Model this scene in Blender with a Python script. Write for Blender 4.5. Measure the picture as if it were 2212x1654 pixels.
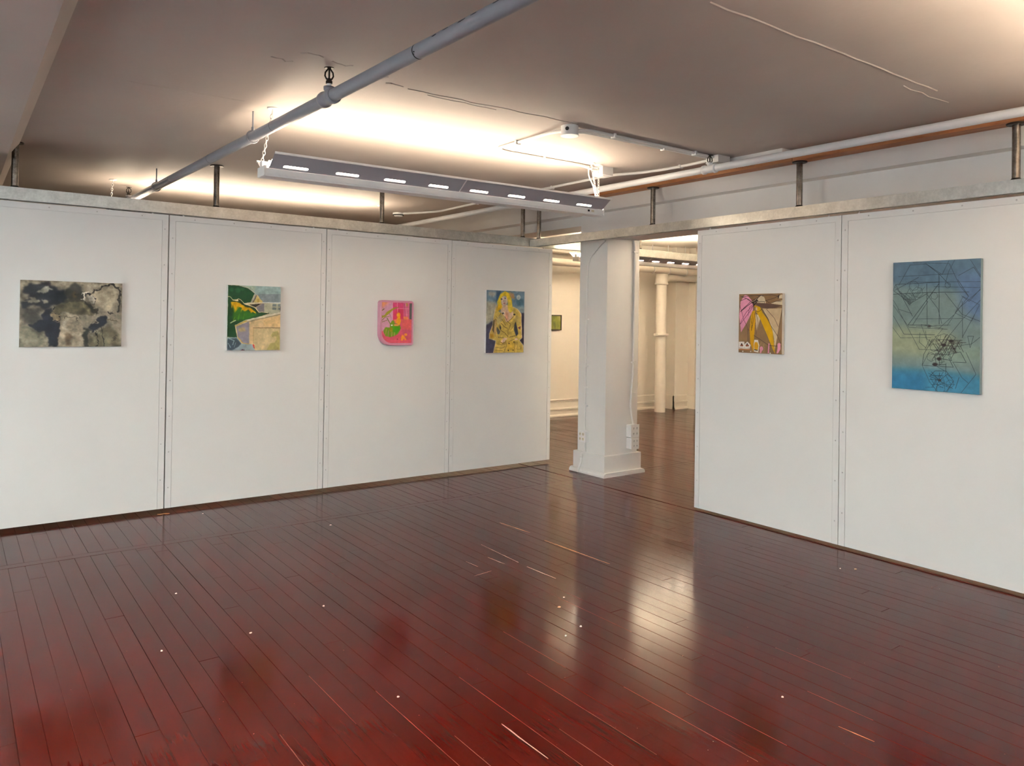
import bpy, bmesh, math, random
import numpy as np
from mathutils import Vector, Matrix

# ------------------------------------------------------------------ scene, camera, light
for o in list(bpy.data.objects): bpy.data.objects.remove(o)
SC = bpy.context.scene
COL = SC.collection
random.seed(7)
rng = np.random.default_rng(11)

W_PX, H_PX = 2212, 1654
FOCAL_PX, PRINC_Y = 1624.84, 679.37
PITCH, ROLL, HEAD, EYE = .0077, .0154, .6409, 1.635
def camera_axes():
    R = Vector((1, 0, 0)); F = Vector((0, math.cos(PITCH), math.sin(PITCH))); U = Vector((0, -math.sin(PITCH), math.cos(PITCH)))
    c, s = math.cos(ROLL), math.sin(ROLL)
    R, U = c * R + s * U, -s * R + c * U
    M = Matrix.Rotation(-HEAD, 3, 'Z')
    return M @ R, M @ U, M @ F
R_, U_, F_ = camera_axes()
cam = bpy.data.cameras.new('camera'); camo = bpy.data.objects.new('camera', cam); COL.objects.link(camo)
cam.sensor_fit = 'HORIZONTAL'; cam.sensor_width = 36; cam.lens = FOCAL_PX * 36 / W_PX
cam.shift_y = (PRINC_Y - H_PX / 2) / W_PX
cam.clip_start = .05
camo.matrix_world = Matrix(((R_.x, U_.x, -F_.x, 0), (R_.y, U_.y, -F_.y, 0), (R_.z, U_.z, -F_.z, EYE), (0, 0, 0, 1)))
SC.camera = camo

world = bpy.data.worlds.new('sky'); SC.world = world; world.use_nodes = True
bgn = world.node_tree.nodes['Background']; bgn.inputs[0].default_value = (.62, .76, 1, 1); bgn.inputs[1].default_value = 1.0

DAY = (.95, 1.0, .965)
LED = (1.0, .835, .63)
TUBE = 21.0
def daylight(name, loc, rot, sx, sy, power):
    l = bpy.data.lights.new(name, 'AREA'); l.shape = 'RECTANGLE'; l.size = sx; l.size_y = sy; l.energy = power; l.color = DAY
    o = bpy.data.objects.new(name, l); COL.objects.link(o); o.location = loc; o.rotation_euler = rot
    return o
# daylight outside the windows of the left wall (facing +X) and of the wall behind the camera (facing +Y)
WIN_L = [(.2, 2.2), (2.9, 4.9)]
WIN_F = [(-2.2, -.2), (.7, 2.7)]
WZ = (.6, 2.6)
XL, YF = -3.2, -3.4
# patches of bright sky standing a few metres outside the windows; the window heads cut them off for whatever is high in the room
SKY_RADIANCE = 228.0
daylight('sky_beyond_windows', (XL - 3.2, 2.6, 3.2), (0, math.radians(-90), 0), 1.8, 8.0, SKY_RADIANCE * math.pi * 1.8 * 8.0)
daylight('sky_beyond_windows', (.3, YF - 3.2, 3.2), (math.radians(90), 0, 0), 8.0, 1.8, SKY_RADIANCE * .34 * math.pi * 1.8 * 8.0)

vs = SC.view_settings
vs.view_transform = 'Standard'; vs.look = 'None'; vs.gamma = 1; vs.use_curve_mapping = False
vs.exposure = 1.0

# ------------------------------------------------------------------ materials
def lin(c): return c / 12.92 if c <= .04045 else ((c + .055) / 1.055) ** 2.4
def hexlin(h): return tuple(lin(int(h[i:i + 2], 16) / 255) for i in (0, 2, 4))
class N:
    def __init__(s, name):
        s.m = bpy.data.materials.new(name); s.m.use_nodes = True; s.t = s.m.node_tree; s.b = s.t.nodes['Principled BSDF']
    def n(s, ty, **k):
        x = s.t.nodes.new(ty)
        for a, v in k.items():
            if a.startswith('i_'): x.inputs[a[2:].replace('_', ' ')].default_value = v
            else: setattr(x, a, v)
        return x
    def l(s, a, b): s.t.links.new(a, b)
    def pos(s, scale=(1, 1, 1)):
        g = s.n('ShaderNodeNewGeometry'); mp = s.n('ShaderNodeMapping'); mp.inputs['Scale'].default_value = scale
        s.l(g.outputs['Position'], mp.inputs['Vector']); return mp.outputs[0]
    def noise(s, scale=5, detail=4, vec=None, rough=.5):
        x = s.n('ShaderNodeTexNoise'); x.inputs['Scale'].default_value = scale; x.inputs['Detail'].default_value = detail; x.inputs['Roughness'].default_value = rough
        s.l(vec if vec is not None else s.pos(), x.inputs['Vector']); return x.outputs['Fac']
    def ramp(s, fac, stops):
        r = s.n('ShaderNodeValToRGB'); e = r.color_ramp.elements
        while len(e) < len(stops): e.new(.5)
        for k, (p, c) in zip(e, stops): k.position = p; k.color = (*c, 1) if len(c) == 3 else c
        s.l(fac, r.inputs['Fac']); return r.outputs['Color']
    def mix(s, fac, a, b, mode='MIX'):
        x = s.n('ShaderNodeMix', data_type='RGBA', blend_type=mode)
        for sock, v in ((x.inputs[0], fac), (x.inputs[6], a), (x.inputs[7], b)):
            if hasattr(v, 'is_linked'): s.l(v, sock)
            else: sock.default_value = v if isinstance(v, (int, float)) else (*v, 1)
        return x.outputs[2]
    def bump(s, h, strength=.2, dist=.01):
        b = s.n('ShaderNodeBump'); b.inputs['Strength'].default_value = strength; b.inputs['Distance'].default_value = dist
        s.l(h, b.inputs['Height']); s.l(b.outputs[0], s.b.inputs['Normal'])
    def set(s, col=None, rough=.5, metal=0, spec=.5, coat=0):
        if col is not None:
            if hasattr(col, 'is_linked'): s.l(col, s.b.inputs['Base Color'])
            else: s.b.inputs['Base Color'].default_value = (*col, 1)
        if hasattr(rough, 'is_linked'): s.l(rough, s.b.inputs['Roughness'])
        else: s.b.inputs['Roughness'].default_value = rough
        s.b.inputs['Metallic'].default_value = metal; s.b.inputs['Specular IOR Level'].default_value = spec; s.b.inputs['Coat Weight'].default_value = coat
        return s.m
MAT = {}
def plain(name, col, rough=.5, metal=0, spec=.5, var=.06, scale=9, bump=0.0, bscale=60):
    k = N(name); f = k.noise(scale, 4)
    c = k.ramp(f, [(.3, tuple(v * (1 - var) for v in col)), (.7, tuple(min(1, v * (1 + var)) for v in col))])
    if bump: k.bump(k.noise(bscale, 3), bump, .004)
    MAT[name] = k.set(c, rough, metal, spec); return MAT[name]
plain('panel_white', (.80, .80, .77), .42, var=.012, scale=3, bump=.04, bscale=90)
plain('panel_strip', (.79, .79, .765), .4, var=.015, scale=6)
plain('screw_paint', (.60, .59, .57), .5)
plain('wall_cream', (.80, .75, .655), .6, var=.02, scale=2, bump=.12, bscale=30)
plain('pillar_white', (.79, .775, .74), .5, var=.02, scale=3, bump=.12, bscale=25)
plain('white_metal', (.80, .79, .77), .35, var=.02)
plain('reflector_white', (.80, .80, .79), .38, var=.01)
plain('reflector_shaded', (.40, .395, .42), .4, var=.01)  # white wings darkened: the shade on their outer faces is put into the colour
plain('grey_pipe', (.23, .235, .262), .38, var=.03, scale=12, bump=.05)
plain('pipe_paint', (.74, .74, .745), .38, var=.03, scale=12, bump=.05)
plain('cream_pipe', (.80, .745, .65), .4, var=.03)
plain('unseen_wall_dark', (.20, .15, .13), .8, var=.2, scale=12)  # unseen camera-side walls, kept dark to cut bounce onto the near ceiling
plain('black_metal', (.018, .017, .016), .45)
plain('dark_bronze', (.035, .028, .022), .4, metal=.7)
plain('dark_gap', (.01, .01, .01), .8)
plain('canvas_edge', (.76, .75, .72), .7, var=.03)
plain('cream_edge', (.62, .55, .45), .7)
plain('blue_edge', (.22, .29, .29), .7)
plain('black_frame', (.03, .022, .018), .4)
plain('mauve_frame', hexlin('c98a9f'), .32, var=.02)
plain('outlet_beige', (.72, .68, .52), .4)
plain('sticker_tan', (.62, .55, .40), .5)
plain('chip', (.74, .70, .62), .7)
plain('chip_tan', (.62, .48, .28), .7)
plain('bare_scuff', (.42, .22, .09), .6, var=.3, scale=30)
plain('seam_red', (.13, .026, .013), .5, var=.3, scale=30)
plain('pale_scuff', (.55, .42, .33), .6, var=.2, scale=30)
plain('subfloor', (.05, .012, .008), .5)
plain('window_frame', (.55, .54, .52), .5)
plain('stamp_ink', (.10, .045, .02), .7)

def steel(name, c0, c1, rough0, rough1, scale, metal=.85):
    k = N(name); v = k.pos((1, 1, 1)); f = k.noise(scale, 6, v, .65); g = k.noise(scale * 5, 3, v, .7)
    c = k.mix(.35, k.ramp(f, [(.32, c0), (.68, c1)]), k.ramp(g, [(.35, c0), (.7, c1)]))
    r = k.n('ShaderNodeMapRange'); r.inputs['To Min'].default_value = rough0; r.inputs['To Max'].default_value = rough1; k.l(f, r.inputs['Value'])
    k.bump(g, .08, .003); MAT[name] = k.set(c, r.outputs[0], metal)
steel('galvanized', (.42, .42, .39), (.70, .69, .64), .24, .42, 11)
steel('bare_steel', (.10, .085, .07), (.42, .39, .35), .16, .32, 16, 1.0)

def ceiling_mat():
    k = N('ceiling_paint'); p = k.pos()
    f = k.noise(1.3, 5, p); fine = k.noise(26, 4, p)
    c = k.ramp(f, [(.3, (.42, .365, .33)), (.7, (.47, .41, .37))])
    h = k.mix(.5, f, fine); k.bump(h, .22, .01)
    MAT['ceiling_paint'] = k.set(c, .62, spec=.35)
ceiling_mat()
def beam_mat():
    k = N('beam_paint'); p = k.pos(); f = k.noise(2.0, 5, p); fine = k.noise(30, 4, p)
    c = k.ramp(f, [(.3, (.76, .745, .725)), (.7, (.81, .80, .78))]); k.bump(fine, .15, .006)
    MAT['beam_paint'] = k.set(c, .55, spec=.4)
beam_mat()

def wood_mat():
    k = N('bare_wood'); v = k.pos((14, 1.1, 14)); f = k.noise(3, 6, v, .6); g = k.noise(9, 3, k.pos((30, .8, 30)))
    c = k.ramp(f, [(.28, (.27, .095, .032)), (.5, (.47, .20, .075)), (.75, (.58, .29, .12))])
    c = k.mix(k.ramp(g, [(.62, (0, 0, 0)), (.75, (.45, .45, .45))]), c, (.15, .05, .018))
    k.bump(f, .1, .004); MAT['bare_wood'] = k.set(c, .55)
wood_mat()

def floor_mat():
    # dark red-brown floor paint under gloss varnish; grain along Y, pale scuffs, worn board edges
    k = N('floor_paint'); p = k.pos()
    oi = k.n('ShaderNodeObjectInfo'); rnd = oi.outputs['Random']
    big = k.noise(.55, 3, p); grain = k.noise(6, 5, k.pos((9, .55, 1)), .6); fine = k.noise(40, 4, k.pos((4, .25, 1)), .7)
    base = k.ramp(big, [(.3, (.041, .0026, .0014)), (.55, (.037, .0033, .0018)), (.75, (.033, .0044, .0025))])
    tone = k.ramp(rnd, [(0, (.84, .82, .82)), (.5, (1, 1, 1)), (1, (1.14, 1.1, 1.06))])
    c = k.mix(1.0, base, tone, 'MULTIPLY')
    c = k.mix(k.ramp(grain, [(.35, (.0, .0, .0)), (.75, (.22, .22, .22))]), c, (.062, .0085, .0045))
    # pale scratches and rubbed spots
    sc = k.noise(9, 3, k.pos((26, .9, 1)), .55); sc2 = k.noise(1.1, 2, p)
    m = k.mix(1.0, k.ramp(sc, [(.735, (0, 0, 0)), (.76, (1, 1, 1))]), k.ramp(sc2, [(.5, (0, 0, 0)), (.62, (1, 1, 1))]), 'MULTIPLY')
    c = k.mix(m, c, (.30, .15, .08))
    sp = k.noise(75, 1, p); c = k.mix(k.ramp(sp, [(.80, (0, 0, 0)), (.83, (.8, .8, .8))]), c, (.42, .30, .22))
    rr = k.n('ShaderNodeMapRange'); rr.inputs['From Min'].default_value = .3; rr.inputs['From Max'].default_value = .7; rr.inputs['To Min'].default_value = .10; rr.inputs['To Max'].default_value = .20
    k.l(k.noise(2.2, 4, k.pos((2, .8, 1))), rr.inputs['Value'])
    h = k.mix(.45, k.noise(3.2, 3, k.pos((5, .7, 1))), fine); k.bump(h, .035, .004)
    MAT['floor_paint'] = k.set(c, rr.outputs[0], spec=.12)
floor_mat()

def emit_mat(name, st):
    k = N(name); k.b.inputs['Base Color'].default_value = (.9, .9, .9, 1)
    k.b.inputs['Emission Color'].default_value = (*LED, 1); k.b.inputs['Emission Strength'].default_value = st
    MAT[name] = k.m
emit_mat('led_tube', TUBE); emit_mat('led_tube_new', 80.0); emit_mat('led_tube_near', 36.0); emit_mat('led_tube_added', 430.0)
def glass_mat():
    k = N('window_glass'); k.b.inputs['Transmission Weight'].default_value = 1; k.b.inputs['Roughness'].default_value = 0; k.b.inputs['IOR'].default_value = 1.02
    MAT['window_glass'] = k.m
glass_mat()
def art_mat():
    k = N('painted_canvas'); a = k.n('ShaderNodeAttribute', attribute_name='paint'); k.bump(k.noise(900, 2), .05, .001)
    k.l(a.outputs['Color'], k.b.inputs['Base Color']); k.b.inputs['Roughness'].default_value = .7; k.b.inputs['Specular IOR Level'].default_value = .12
    MAT['painted_canvas'] = k.m
art_mat()

# ------------------------------------------------------------------ mesh helpers
def V(*a): return Vector(a)
class MB:
    def __init__(s): s.v = []; s.f = []; s.sm = []
    def add(s, vs_, fs, smooth=False):
        n = len(s.v); s.v += [tuple(x) for x in vs_]
        for f in fs: s.f.append(tuple(i + n for i in f)); s.sm.append(smooth)
        return s
    def box(s, x0, x1, y0, y1, z0, z1, bev=0):
        x0, x1 = min(x0, x1), max(x0, x1); y0, y1 = min(y0, y1), max(y0, y1); z0, z1 = min(z0, z1), max(z0, z1)
        if not bev:
            return s.add([(x0, y0, z0), (x1, y0, z0), (x1, y1, z0), (x0, y1, z0), (x0, y0, z1), (x1, y0, z1), (x1, y1, z1), (x0, y1, z1)],
                         [(0, 3, 2, 1), (4, 5, 6, 7), (0, 1, 5, 4), (1, 2, 6, 5), (2, 3, 7, 6), (3, 0, 4, 7)])
        b = bmesh.new(); bmesh.ops.create_cube(b, size=1)
        for v in b.verts: v.co = V((x0 + x1) / 2 + v.co.x * (x1 - x0), (y0 + y1) / 2 + v.co.y * (y1 - y0), (z0 + z1) / 2 + v.co.z * (z1 - z0))
        bmesh.ops.bevel(b, geom=b.edges[:], offset=bev, segments=2, affect='EDGES', profile=.6)
        b.verts.index_update(); s.add([v.co for v in b.verts], [[v.index for v in f.verts] for f in b.faces]); b.free(); return s
    def tube(s, pts, r, n=12, caps=True, radii=None):
        pts = [Vector(p) for p in pts]; m = len(pts); T = []
        for i in range(m):
            a = pts[min(i + 1, m - 1)] - pts[max(i - 1, 0)]; T.append(a.normalized())
        up = V(0, 0, 1) if abs(T[0].z) < .9 else V(1, 0, 0)
        nrm = (up - T[0] * up.dot(T[0])).normalized(); vs_ = []
        for i in range(m):
            nrm = (nrm - T[i] * nrm.dot(T[i])).normalized(); bi = T[i].cross(nrm)
            rr = radii[i] if radii else r
            for k in range(n):
                a = 2 * math.pi * k / n; vs_.append(pts[i] + (nrm * math.cos(a) + bi * math.sin(a)) * rr)
        fs = [(i * n + k, i * n + (k + 1) % n, (i + 1) * n + (k + 1) % n, (i + 1) * n + k) for i in range(m - 1) for k in range(n)]
        s.add(vs_, fs, True)
        if caps: s.add(vs_[:n], [tuple(range(n))[::-1]]); s.add(vs_[-n:], [tuple(range(n))])
        return s
    def lathe(s, c, axis, prof, n=20):
        # prof: (distance along axis, radius)
        c = Vector(c); ax = Vector(axis).normalized()
        return s.tube_prof(c, ax, prof, n)
    def tube_prof(s, c, ax, prof, n):
        up = V(0, 0, 1) if abs(ax.z) < .9 else V(1, 0, 0); u = (up - ax * up.dot(ax)).normalized(); w = ax.cross(u); vs_ = []
        for d, r in prof:
            for k in range(n):
                a = 2 * math.pi * k / n; vs_.append(c + ax * d + (u * math.cos(a) + w * math.sin(a)) * r)
        m = len(prof)
        fs = [(i * n + k, i * n + (k + 1) % n, (i + 1) * n + (k + 1) % n, (i + 1) * n + k) for i in range(m - 1) for k in range(n)]
        s.add(vs_, fs, True); s.add(vs_[:n], [tuple(range(n))[::-1]]); s.add(vs_[-n:], [tuple(range(n))]); return s
    def prism(s, prof, axis, a, b):
        # prof: list of 2-D points; axis 'Y': points are (x,z); 'X': points are (y,z); 'Z': points are (x,y)
        def P(p, t): return {'Y': (p[0], t, p[1]), 'X': (t, p[0], p[1]), 'Z': (p[0], p[1], t)}[axis]
        n = len(prof)
        s.add([P(p, a) for p in prof] + [P(p, b) for p in prof], [tuple(range(n)), tuple(range(n, 2 * n))[::-1]] + [(i, n + i, n + (i + 1) % n, (i + 1) % n) for i in range(n)])
        return s
    def ring(s, c, axis, R, r, n=18, m=6, stretch=(1, 1)):
        c = Vector(c); ax = Vector(axis).normalized(); up = V(0, 0, 1) if abs(ax.z) < .9 else V(1, 0, 0); u = (up - ax * up.dot(ax)).normalized(); w = ax.cross(u); vs_ = []
        for i in range(n):
            a = 2 * math.pi * i / n; d = u * math.cos(a) + w * math.sin(a); q = c + u * math.cos(a) * R * stretch[0] + w * math.sin(a) * R * stretch[1]
            for k in range(m):
                t = 2 * math.pi * k / m; vs_.append(q + (d * math.cos(t) + ax * math.sin(t)) * r)
        s.add(vs_, [(i * m + k, ((i + 1) % n) * m + k, ((i + 1) % n) * m + (k + 1) % m, i * m + (k + 1) % m) for i in range(n) for k in range(m)], True); return s
    def mesh(s, name, mat, org):
        me = bpy.data.meshes.new(name); me.from_pydata([(x - org[0], y - org[1], z - org[2]) for x, y, z in s.v], [], s.f)
        b = bmesh.new(); b.from_mesh(me); bmesh.ops.recalc_face_normals(b, faces=b.faces[:]); b.to_mesh(me); b.free()
        me.polygons.foreach_set('use_smooth', s.sm[:len(me.polygons)] + [False] * max(0, len(me.polygons) - len(s.sm)))
        me.materials.append(MAT[mat]); return me
    def build(s, name, mat, parent=None, org=None, kind=None):
        o_ = ORG[parent.name] if parent else (org or (0, 0, 0))
        ob = bpy.data.objects.new(name, s.mesh(name, mat, o_)); COL.objects.link(ob)
        ORG[ob.name] = o_
        if parent: ob.parent = parent
        else: ob.location = o_
        if kind: ob['kind'] = kind
        return ob
ORG = {}
def tag(o, label, cat, group=None):
    o['label'] = label; o['category'] = cat
    if group: o['group'] = group
    return o
def thing(name, loc, label, cat, group=None):
    o = bpy.data.objects.new(name, None); COL.objects.link(o); o.location = loc; o.empty_display_size = .1; ORG[o.name] = tuple(loc)
    return tag(o, label, cat, group)
def struct(o): o['kind'] = 'structure'; return o
def fillet(pts, r, n=6):
    pts = [Vector(p) for p in pts]; out = [pts[0]]
    for i in range(1, len(pts) - 1):
        a, b, c = pts[i - 1], pts[i], pts[i + 1]
        d = min(r, (a - b).length * .49, (c - b).length * .49); p = b + (a - b).normalized() * d; q = b + (c - b).normalized() * d
        for k in range(n + 1):
            t = k / n; out.append((1 - t) ** 2 * p + 2 * t * (1 - t) * b + t * t * q)
    out.append(pts[-1]); return out
def zc(x): return 2.905 + .015 * x

# ------------------------------------------------------------------ the room
XR, YB = 12.6, 9.87
# floor: slab with boards laid along Y, broken by a cross strip at the old partition line
floor = struct(MB().box(XL, XR, YF, YB, -.10, -.0045).build('floor', 'subfloor'))
BW = .0925
boards = []
def board(x0, x1, y0, y1):
    g = .0005 if random.random() < .75 else .0011; c = .0009; j = random.uniform(-.0006, .0004); zt = j
    m = MB(); a, b, d, e = x0 + g, x1 - g, y0 + g, y1 - g
    m.add([(a, d, -.016), (b, d, -.016), (b, e, -.016), (a, e, -.016), (a, d, zt - c), (b, d, zt - c), (b, e, zt - c), (a, e, zt - c), (a + c, d + c, zt), (b - c, d + c, zt), (b - c, e - c, zt), (a + c, e - c, zt)],
          [(0, 1, 5, 4), (1, 2, 6, 5), (2, 3, 7, 6), (3, 0, 4, 7), (4, 5, 9, 8), (5, 6, 10, 9), (6, 7, 11, 10), (7, 4, 8, 11), (8, 9, 10, 11)])
    return m
def lay(x0, x1, y0, y1, lmin, lmax):
    n = int(round((x1 - x0) / BW)); out = []
    for i in range(n):
        y = y0 - random.uniform(0, lmax * .9); xa = x0 + i * BW
        while y < y1:
            L = random.uniform(lmin, lmax); a, b = max(y, y0), min(y + L, y1)
            if b - a > .02: out.append((xa, xa + BW, a, b))
            y += L
    return out
near = lay(-.05, 5.24, .9, 5.772, 1.9, 3.6)
far = lay(-.05, 5.24, 5.853, 6.9, 2.2, 3.5) + lay(5.24, 9.2, 5.853, 9.84, 2.4, 4.5)
mid = lay(5.24, 8.0, 3.6, 5.772, 2.4, 3.6)
allb = near + mid + far
def screen_size(b):
    cx, cy = (b[0] + b[1]) / 2, (b[2] + b[3]) / 2; d = Vector((cx, cy, -EYE)); z = d.dot(F_); return (b[1] - b[0]) * (b[3] - b[2]) / max(z, .5) ** 3
allb.sort(key=screen_size, reverse=True)
for b in allb[:298]: board(*b).build('floorboard', 'floor_paint', floor)
rest = MB()
for b in allb[298:] + lay(XL, -.05, YF, 9.84, 3, 4) + lay(-.05, 12.55, YF, .9, 3, 4) + lay(5.24, 8.0, .9, 3.6, 3, 4) + lay(8.0, 12.5, .9, 5.772, 3, 4) + lay(-.05, 5.24, 6.9, 9.84, 3, 4) + lay(9.2, 12.5, 5.853, 9.84, 3, 4):
    m = board(*b); rest.add(m.v, m.f)
rest.build('floorboards_beyond', 'floor_paint', floor, kind='stuff')
x = -.05
while x < 12.4:
    L = random.uniform(2.2, 3.4); board(x, min(x + L, 12.5), 5.774, 5.851).build('cross_strip', 'floor_paint', floor); x += L

# ceiling (very slightly out of level) with beams
ce = MB()
ce.prism([(XL, zc(XL)), (5.8, zc(5.8)), (5.8, 3.3), (XL, 3.3)], 'Y', YF, YB)
ceiling = struct(ce.build('ceiling', 'ceiling_paint'))
struct(MB().prism([(5.8, zc(5.8)), (XR, zc(XR)), (XR, 3.3), (5.8, 3.3)], 'Y', YF, YB).build('ceiling_far', 'wall_cream'))
def seam(pts, w, h, name='plaster_seam', mat='ceiling_paint'):
    m = MB()
    for (a, b) in zip(pts[:-1], pts[1:]):
        za, zb = zc(a[0]), zc(b[0]); d = Vector((b[0] - a[0], b[1] - a[1])).normalized(); nx, ny = -d.y * w, d.x * w
        m.add([(a[0] - nx, a[1] - ny, za + .004), (a[0] + nx, a[1] + ny, za + .004), (b[0] + nx, b[1] + ny, zb + .004), (b[0] - nx, b[1] - ny, zb + .004), (a[0], a[1], za - h), (b[0], b[1], zb - h)],
              [(0, 4, 5, 3), (4, 1, 2, 5), (0, 1, 4), (3, 5, 2), (0, 3, 2, 1)])
    return m.build(name, mat, ceiling)
def wob(x0, x1, y, n, a): return [(x0 + (x1 - x0) * i / n, y + random.uniform(-a, a)) for i in range(n + 1)]
seam(wob(2.05, 3.30, 3.77, 14, .012), .008, .0028); seam(wob(2.2, 2.7, 3.81, 8, .010), .006, .0022)
seam(wob(2.45, 4.45, 1.975, 16, .006), .010, .0045); seam(wob(.75, 1.39, 4.575, 8, .006), .005, .002)
seam(wob(4.2, 4.75, 2.05, 5, .01), .006, .004)
for px, py in ((1.35, 3.55), (1.75, 3.66), (1.9, 3.74), (1.25, 3.72), (1.52, 3.60)):
    seam(wob(px, px + .11, py, 4, .02), .016, .003, 'plaster_patch')
# right beam: sloped shoulder, ledge, face; deeper in the near bay than beyond the pillar
shoulder = [(5.29, 3.2), (5.29, 2.975), (5.445, 2.797), (5.56, 2.797)]
struct(MB().prism(shoulder + [(5.56, 2.53), (6.035, 2.53), (6.035, 3.2)], 'Y', YF, 6.2).build('trim_1', 'beam_paint'))
struct(MB().prism(shoulder[:3] + [(5.59, 2.797), (5.59, 2.692), (5.95, 2.692), (5.95, 3.2)], 'Y', 6.2, YB).build('trim_2', 'beam_paint'))
# left beam
struct(MB().prism([(.41, 3.2), (.392, 2.905), (.315, 2.793), (-.75, 2.793), (-.85, 2.9), (-.85, 3.2)], 'Y', YF, YB).build('trim_3', 'ceiling_paint'))
# walls
struct(MB().box(XL, XR, YB, YB + .2, 0, 3.3).build('wall_back', 'wall_cream'))
struct(MB().box(XR, XR + .2, YF, YB, 0, 3.3).build('wall_right', 'wall_cream'))
def windowed(axis, pos, thick, lo, hi, openings, name, mat):
    m = MB(); e = [lo]
    for a, b in openings: e += [a, b]
    e.append(hi)
    def bx(a, b, z0, z1):
        if axis == 'X': m.box(pos - thick, pos, a, b, z0, z1)
        else: m.box(a, b, pos - thick, pos, z0, z1)
    for i in range(0, len(e), 2): bx(e[i], e[i + 1], 0, 3.3)
    for a, b in openings: bx(a, b, 0, WZ[0]); bx(a, b, WZ[1], 3.3)
    return struct(m.build(name, mat))
windowed('X', XL, .2, YF - .2, YB + .2, WIN_L, 'wall_left', 'unseen_wall_dark')
windowed('Y', YF, .2, XL - .2, XR + .2, WIN_F, 'wall_front', 'unseen_wall_dark')
wi = 0
for ax, pos, ops in (('X', XL, WIN_L), ('Y', YF, WIN_F)):
    for a, b in ops:
        wi += 1
        def bar(m, p, q, z0, z1, d0=.14, d1=.08):
            if ax == 'X': m.box(pos - d0, pos - d1, p, q, z0, z1)
            else: m.box(p, q, pos - d0, pos - d1, z0, z1)
        f = MB(); w = .05
        bar(f, a, a + w, *WZ); bar(f, b - w, b, *WZ); bar(f, a + w, b - w, WZ[0], WZ[0] + w); bar(f, a + w, b - w, WZ[1] - w, WZ[1]); bar(f, (a + b) / 2 - .02, (a + b) / 2 + .02, WZ[0] + w, WZ[1] - w)
        fr = struct(f.build('window_%d' % wi, 'window_frame'))
        for p, q in ((a + w, (a + b) / 2 - .02), ((a + b) / 2 + .02, b - w)):
            g = MB(); bar(g, p, q, WZ[0] + w, WZ[1] - w, .113, .107); g.build('pane', 'window_glass', fr)
# far corner piers, cornice and baseboards
struct(MB().box(11.03, 11.40, 9.59, YB + .01, 0, 3.2).build('trim_4', 'wall_cream'))
struct(MB().box(11.40, XR + .01, 9.43, YB + .01, 0, 3.2).build('trim_5', 'wall_cream'))
struct(MB().prism([(9.70, 3.2), (9.70, 2.80), (9.72, 2.785), (9.88, 2.785), (9.88, 3.2)], 'X', .4, 11.03).build('trim_6', 'wall_cream'))
def base_prof(y): return [(y + .01, 0), (y - .055, 0), (y - .055, .022), (y - .035, .04), (y - .022, .04), (y - .022, .112), (y - .045, .118), (y - .045, .14), (y - .018, .15), (y - .018, .255), (y + .01, .262)]
struct(MB().prism(base_prof(YB), 'X', .4, 11.0).prism(base_prof(9.59), 'X', 10.99, 11.41).prism(base_prof(9.43), 'X', 11.38, XR).build('baseboard_back', 'wall_cream'))
struct(MB().box(10.99, 11.03, 9.55, 9.86, 0, .255).box(11.36, 11.40, 9.38, 9.58, 0, .255).build('baseboard_corner', 'wall_cream'))

# ------------------------------------------------------------------ pillar
pil = thing('concrete_pillar', (5.8, 5.99, 0), 'square white-painted concrete pillar with plinth standing in the gap between the partitions', 'pillar')
MB().prism([(5.557, 5.776), (6.038, 5.776), (6.038, 6.204), (5.557, 6.204)], 'Z', .2, 2.53).build('shaft', 'pillar_white', pil)
MB().box(5.60, 6.02, 5.80, 6.19, 2.53, 2.70).build('capital', 'pillar_white', pil)
MB().box(5.52, 6.072, 5.742, 6.235, .03, .222, .006).build('plinth', 'pillar_white', pil)
MB().prism([(5.487, 0), (5.487, .018), (5.497, .036), (5.515, .046), (5.6, .046), (6.0, .046), (6.077, .046), (6.095, .036), (6.105, .018), (6.105, 0)], 'Y', 5.712, 6.262).build('base_moulding', 'pillar_white', pil)
c1 = thing('wall_conduit', (5.545, 6.08, 0), 'thin white conduit down the left face of the pillar to the floor', 'conduit')
MB().tube(fillet([(5.546, 5.80, 2.50), (5.546, 5.87, 2.46), (5.546, 6.066, 2.31), (5.546, 6.078, 2.0), (5.546, 6.083, .45)], .09), .010).build('conduit_tube', 'pillar_white', c1)
MB().tube([(5.545, 6.076, .34), (5.545, 6.074, .225), (5.508, 6.08, .205), (5.505, 6.09, .11), (5.48, 6.10, .05), (5.475, 6.11, .006)], .013).build('conduit_tube', 'pillar_white', c1)
for z in (1.66, 1.15, .92, .72): MB().box(5.530, 5.558, 6.045, 6.10, z - .008, z + .008).build('conduit_clip', 'pillar_white', c1)
MB().lathe((5.507, 6.083, .165), (0, 0, 1), [(0, .015), (.004, .018), (.028, .018), (.032, .015)], 12).build('coupling', 'pillar_white', c1)
c2 = thing('wall_conduit', (5.95, 5.765, 0), 'thin white conduit down the right face of the pillar into two stacked outlet boxes', 'conduit')
MB().tube(fillet([(5.94, 5.765, 2.52), (5.957, 5.765, 2.44), (5.957, 5.765, 1.1), (5.922, 5.765, .74), (5.925, 5.75, .62), (5.94, 5.735, .53)], .08), .012).build('conduit_tube', 'pillar_white', c2)
for z in (2.40, 1.20, .86): MB().box(5.93, 6.005, 5.752, 5.777, z - .008, z + .008).build('conduit_clip', 'pillar_white', c2)
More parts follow.
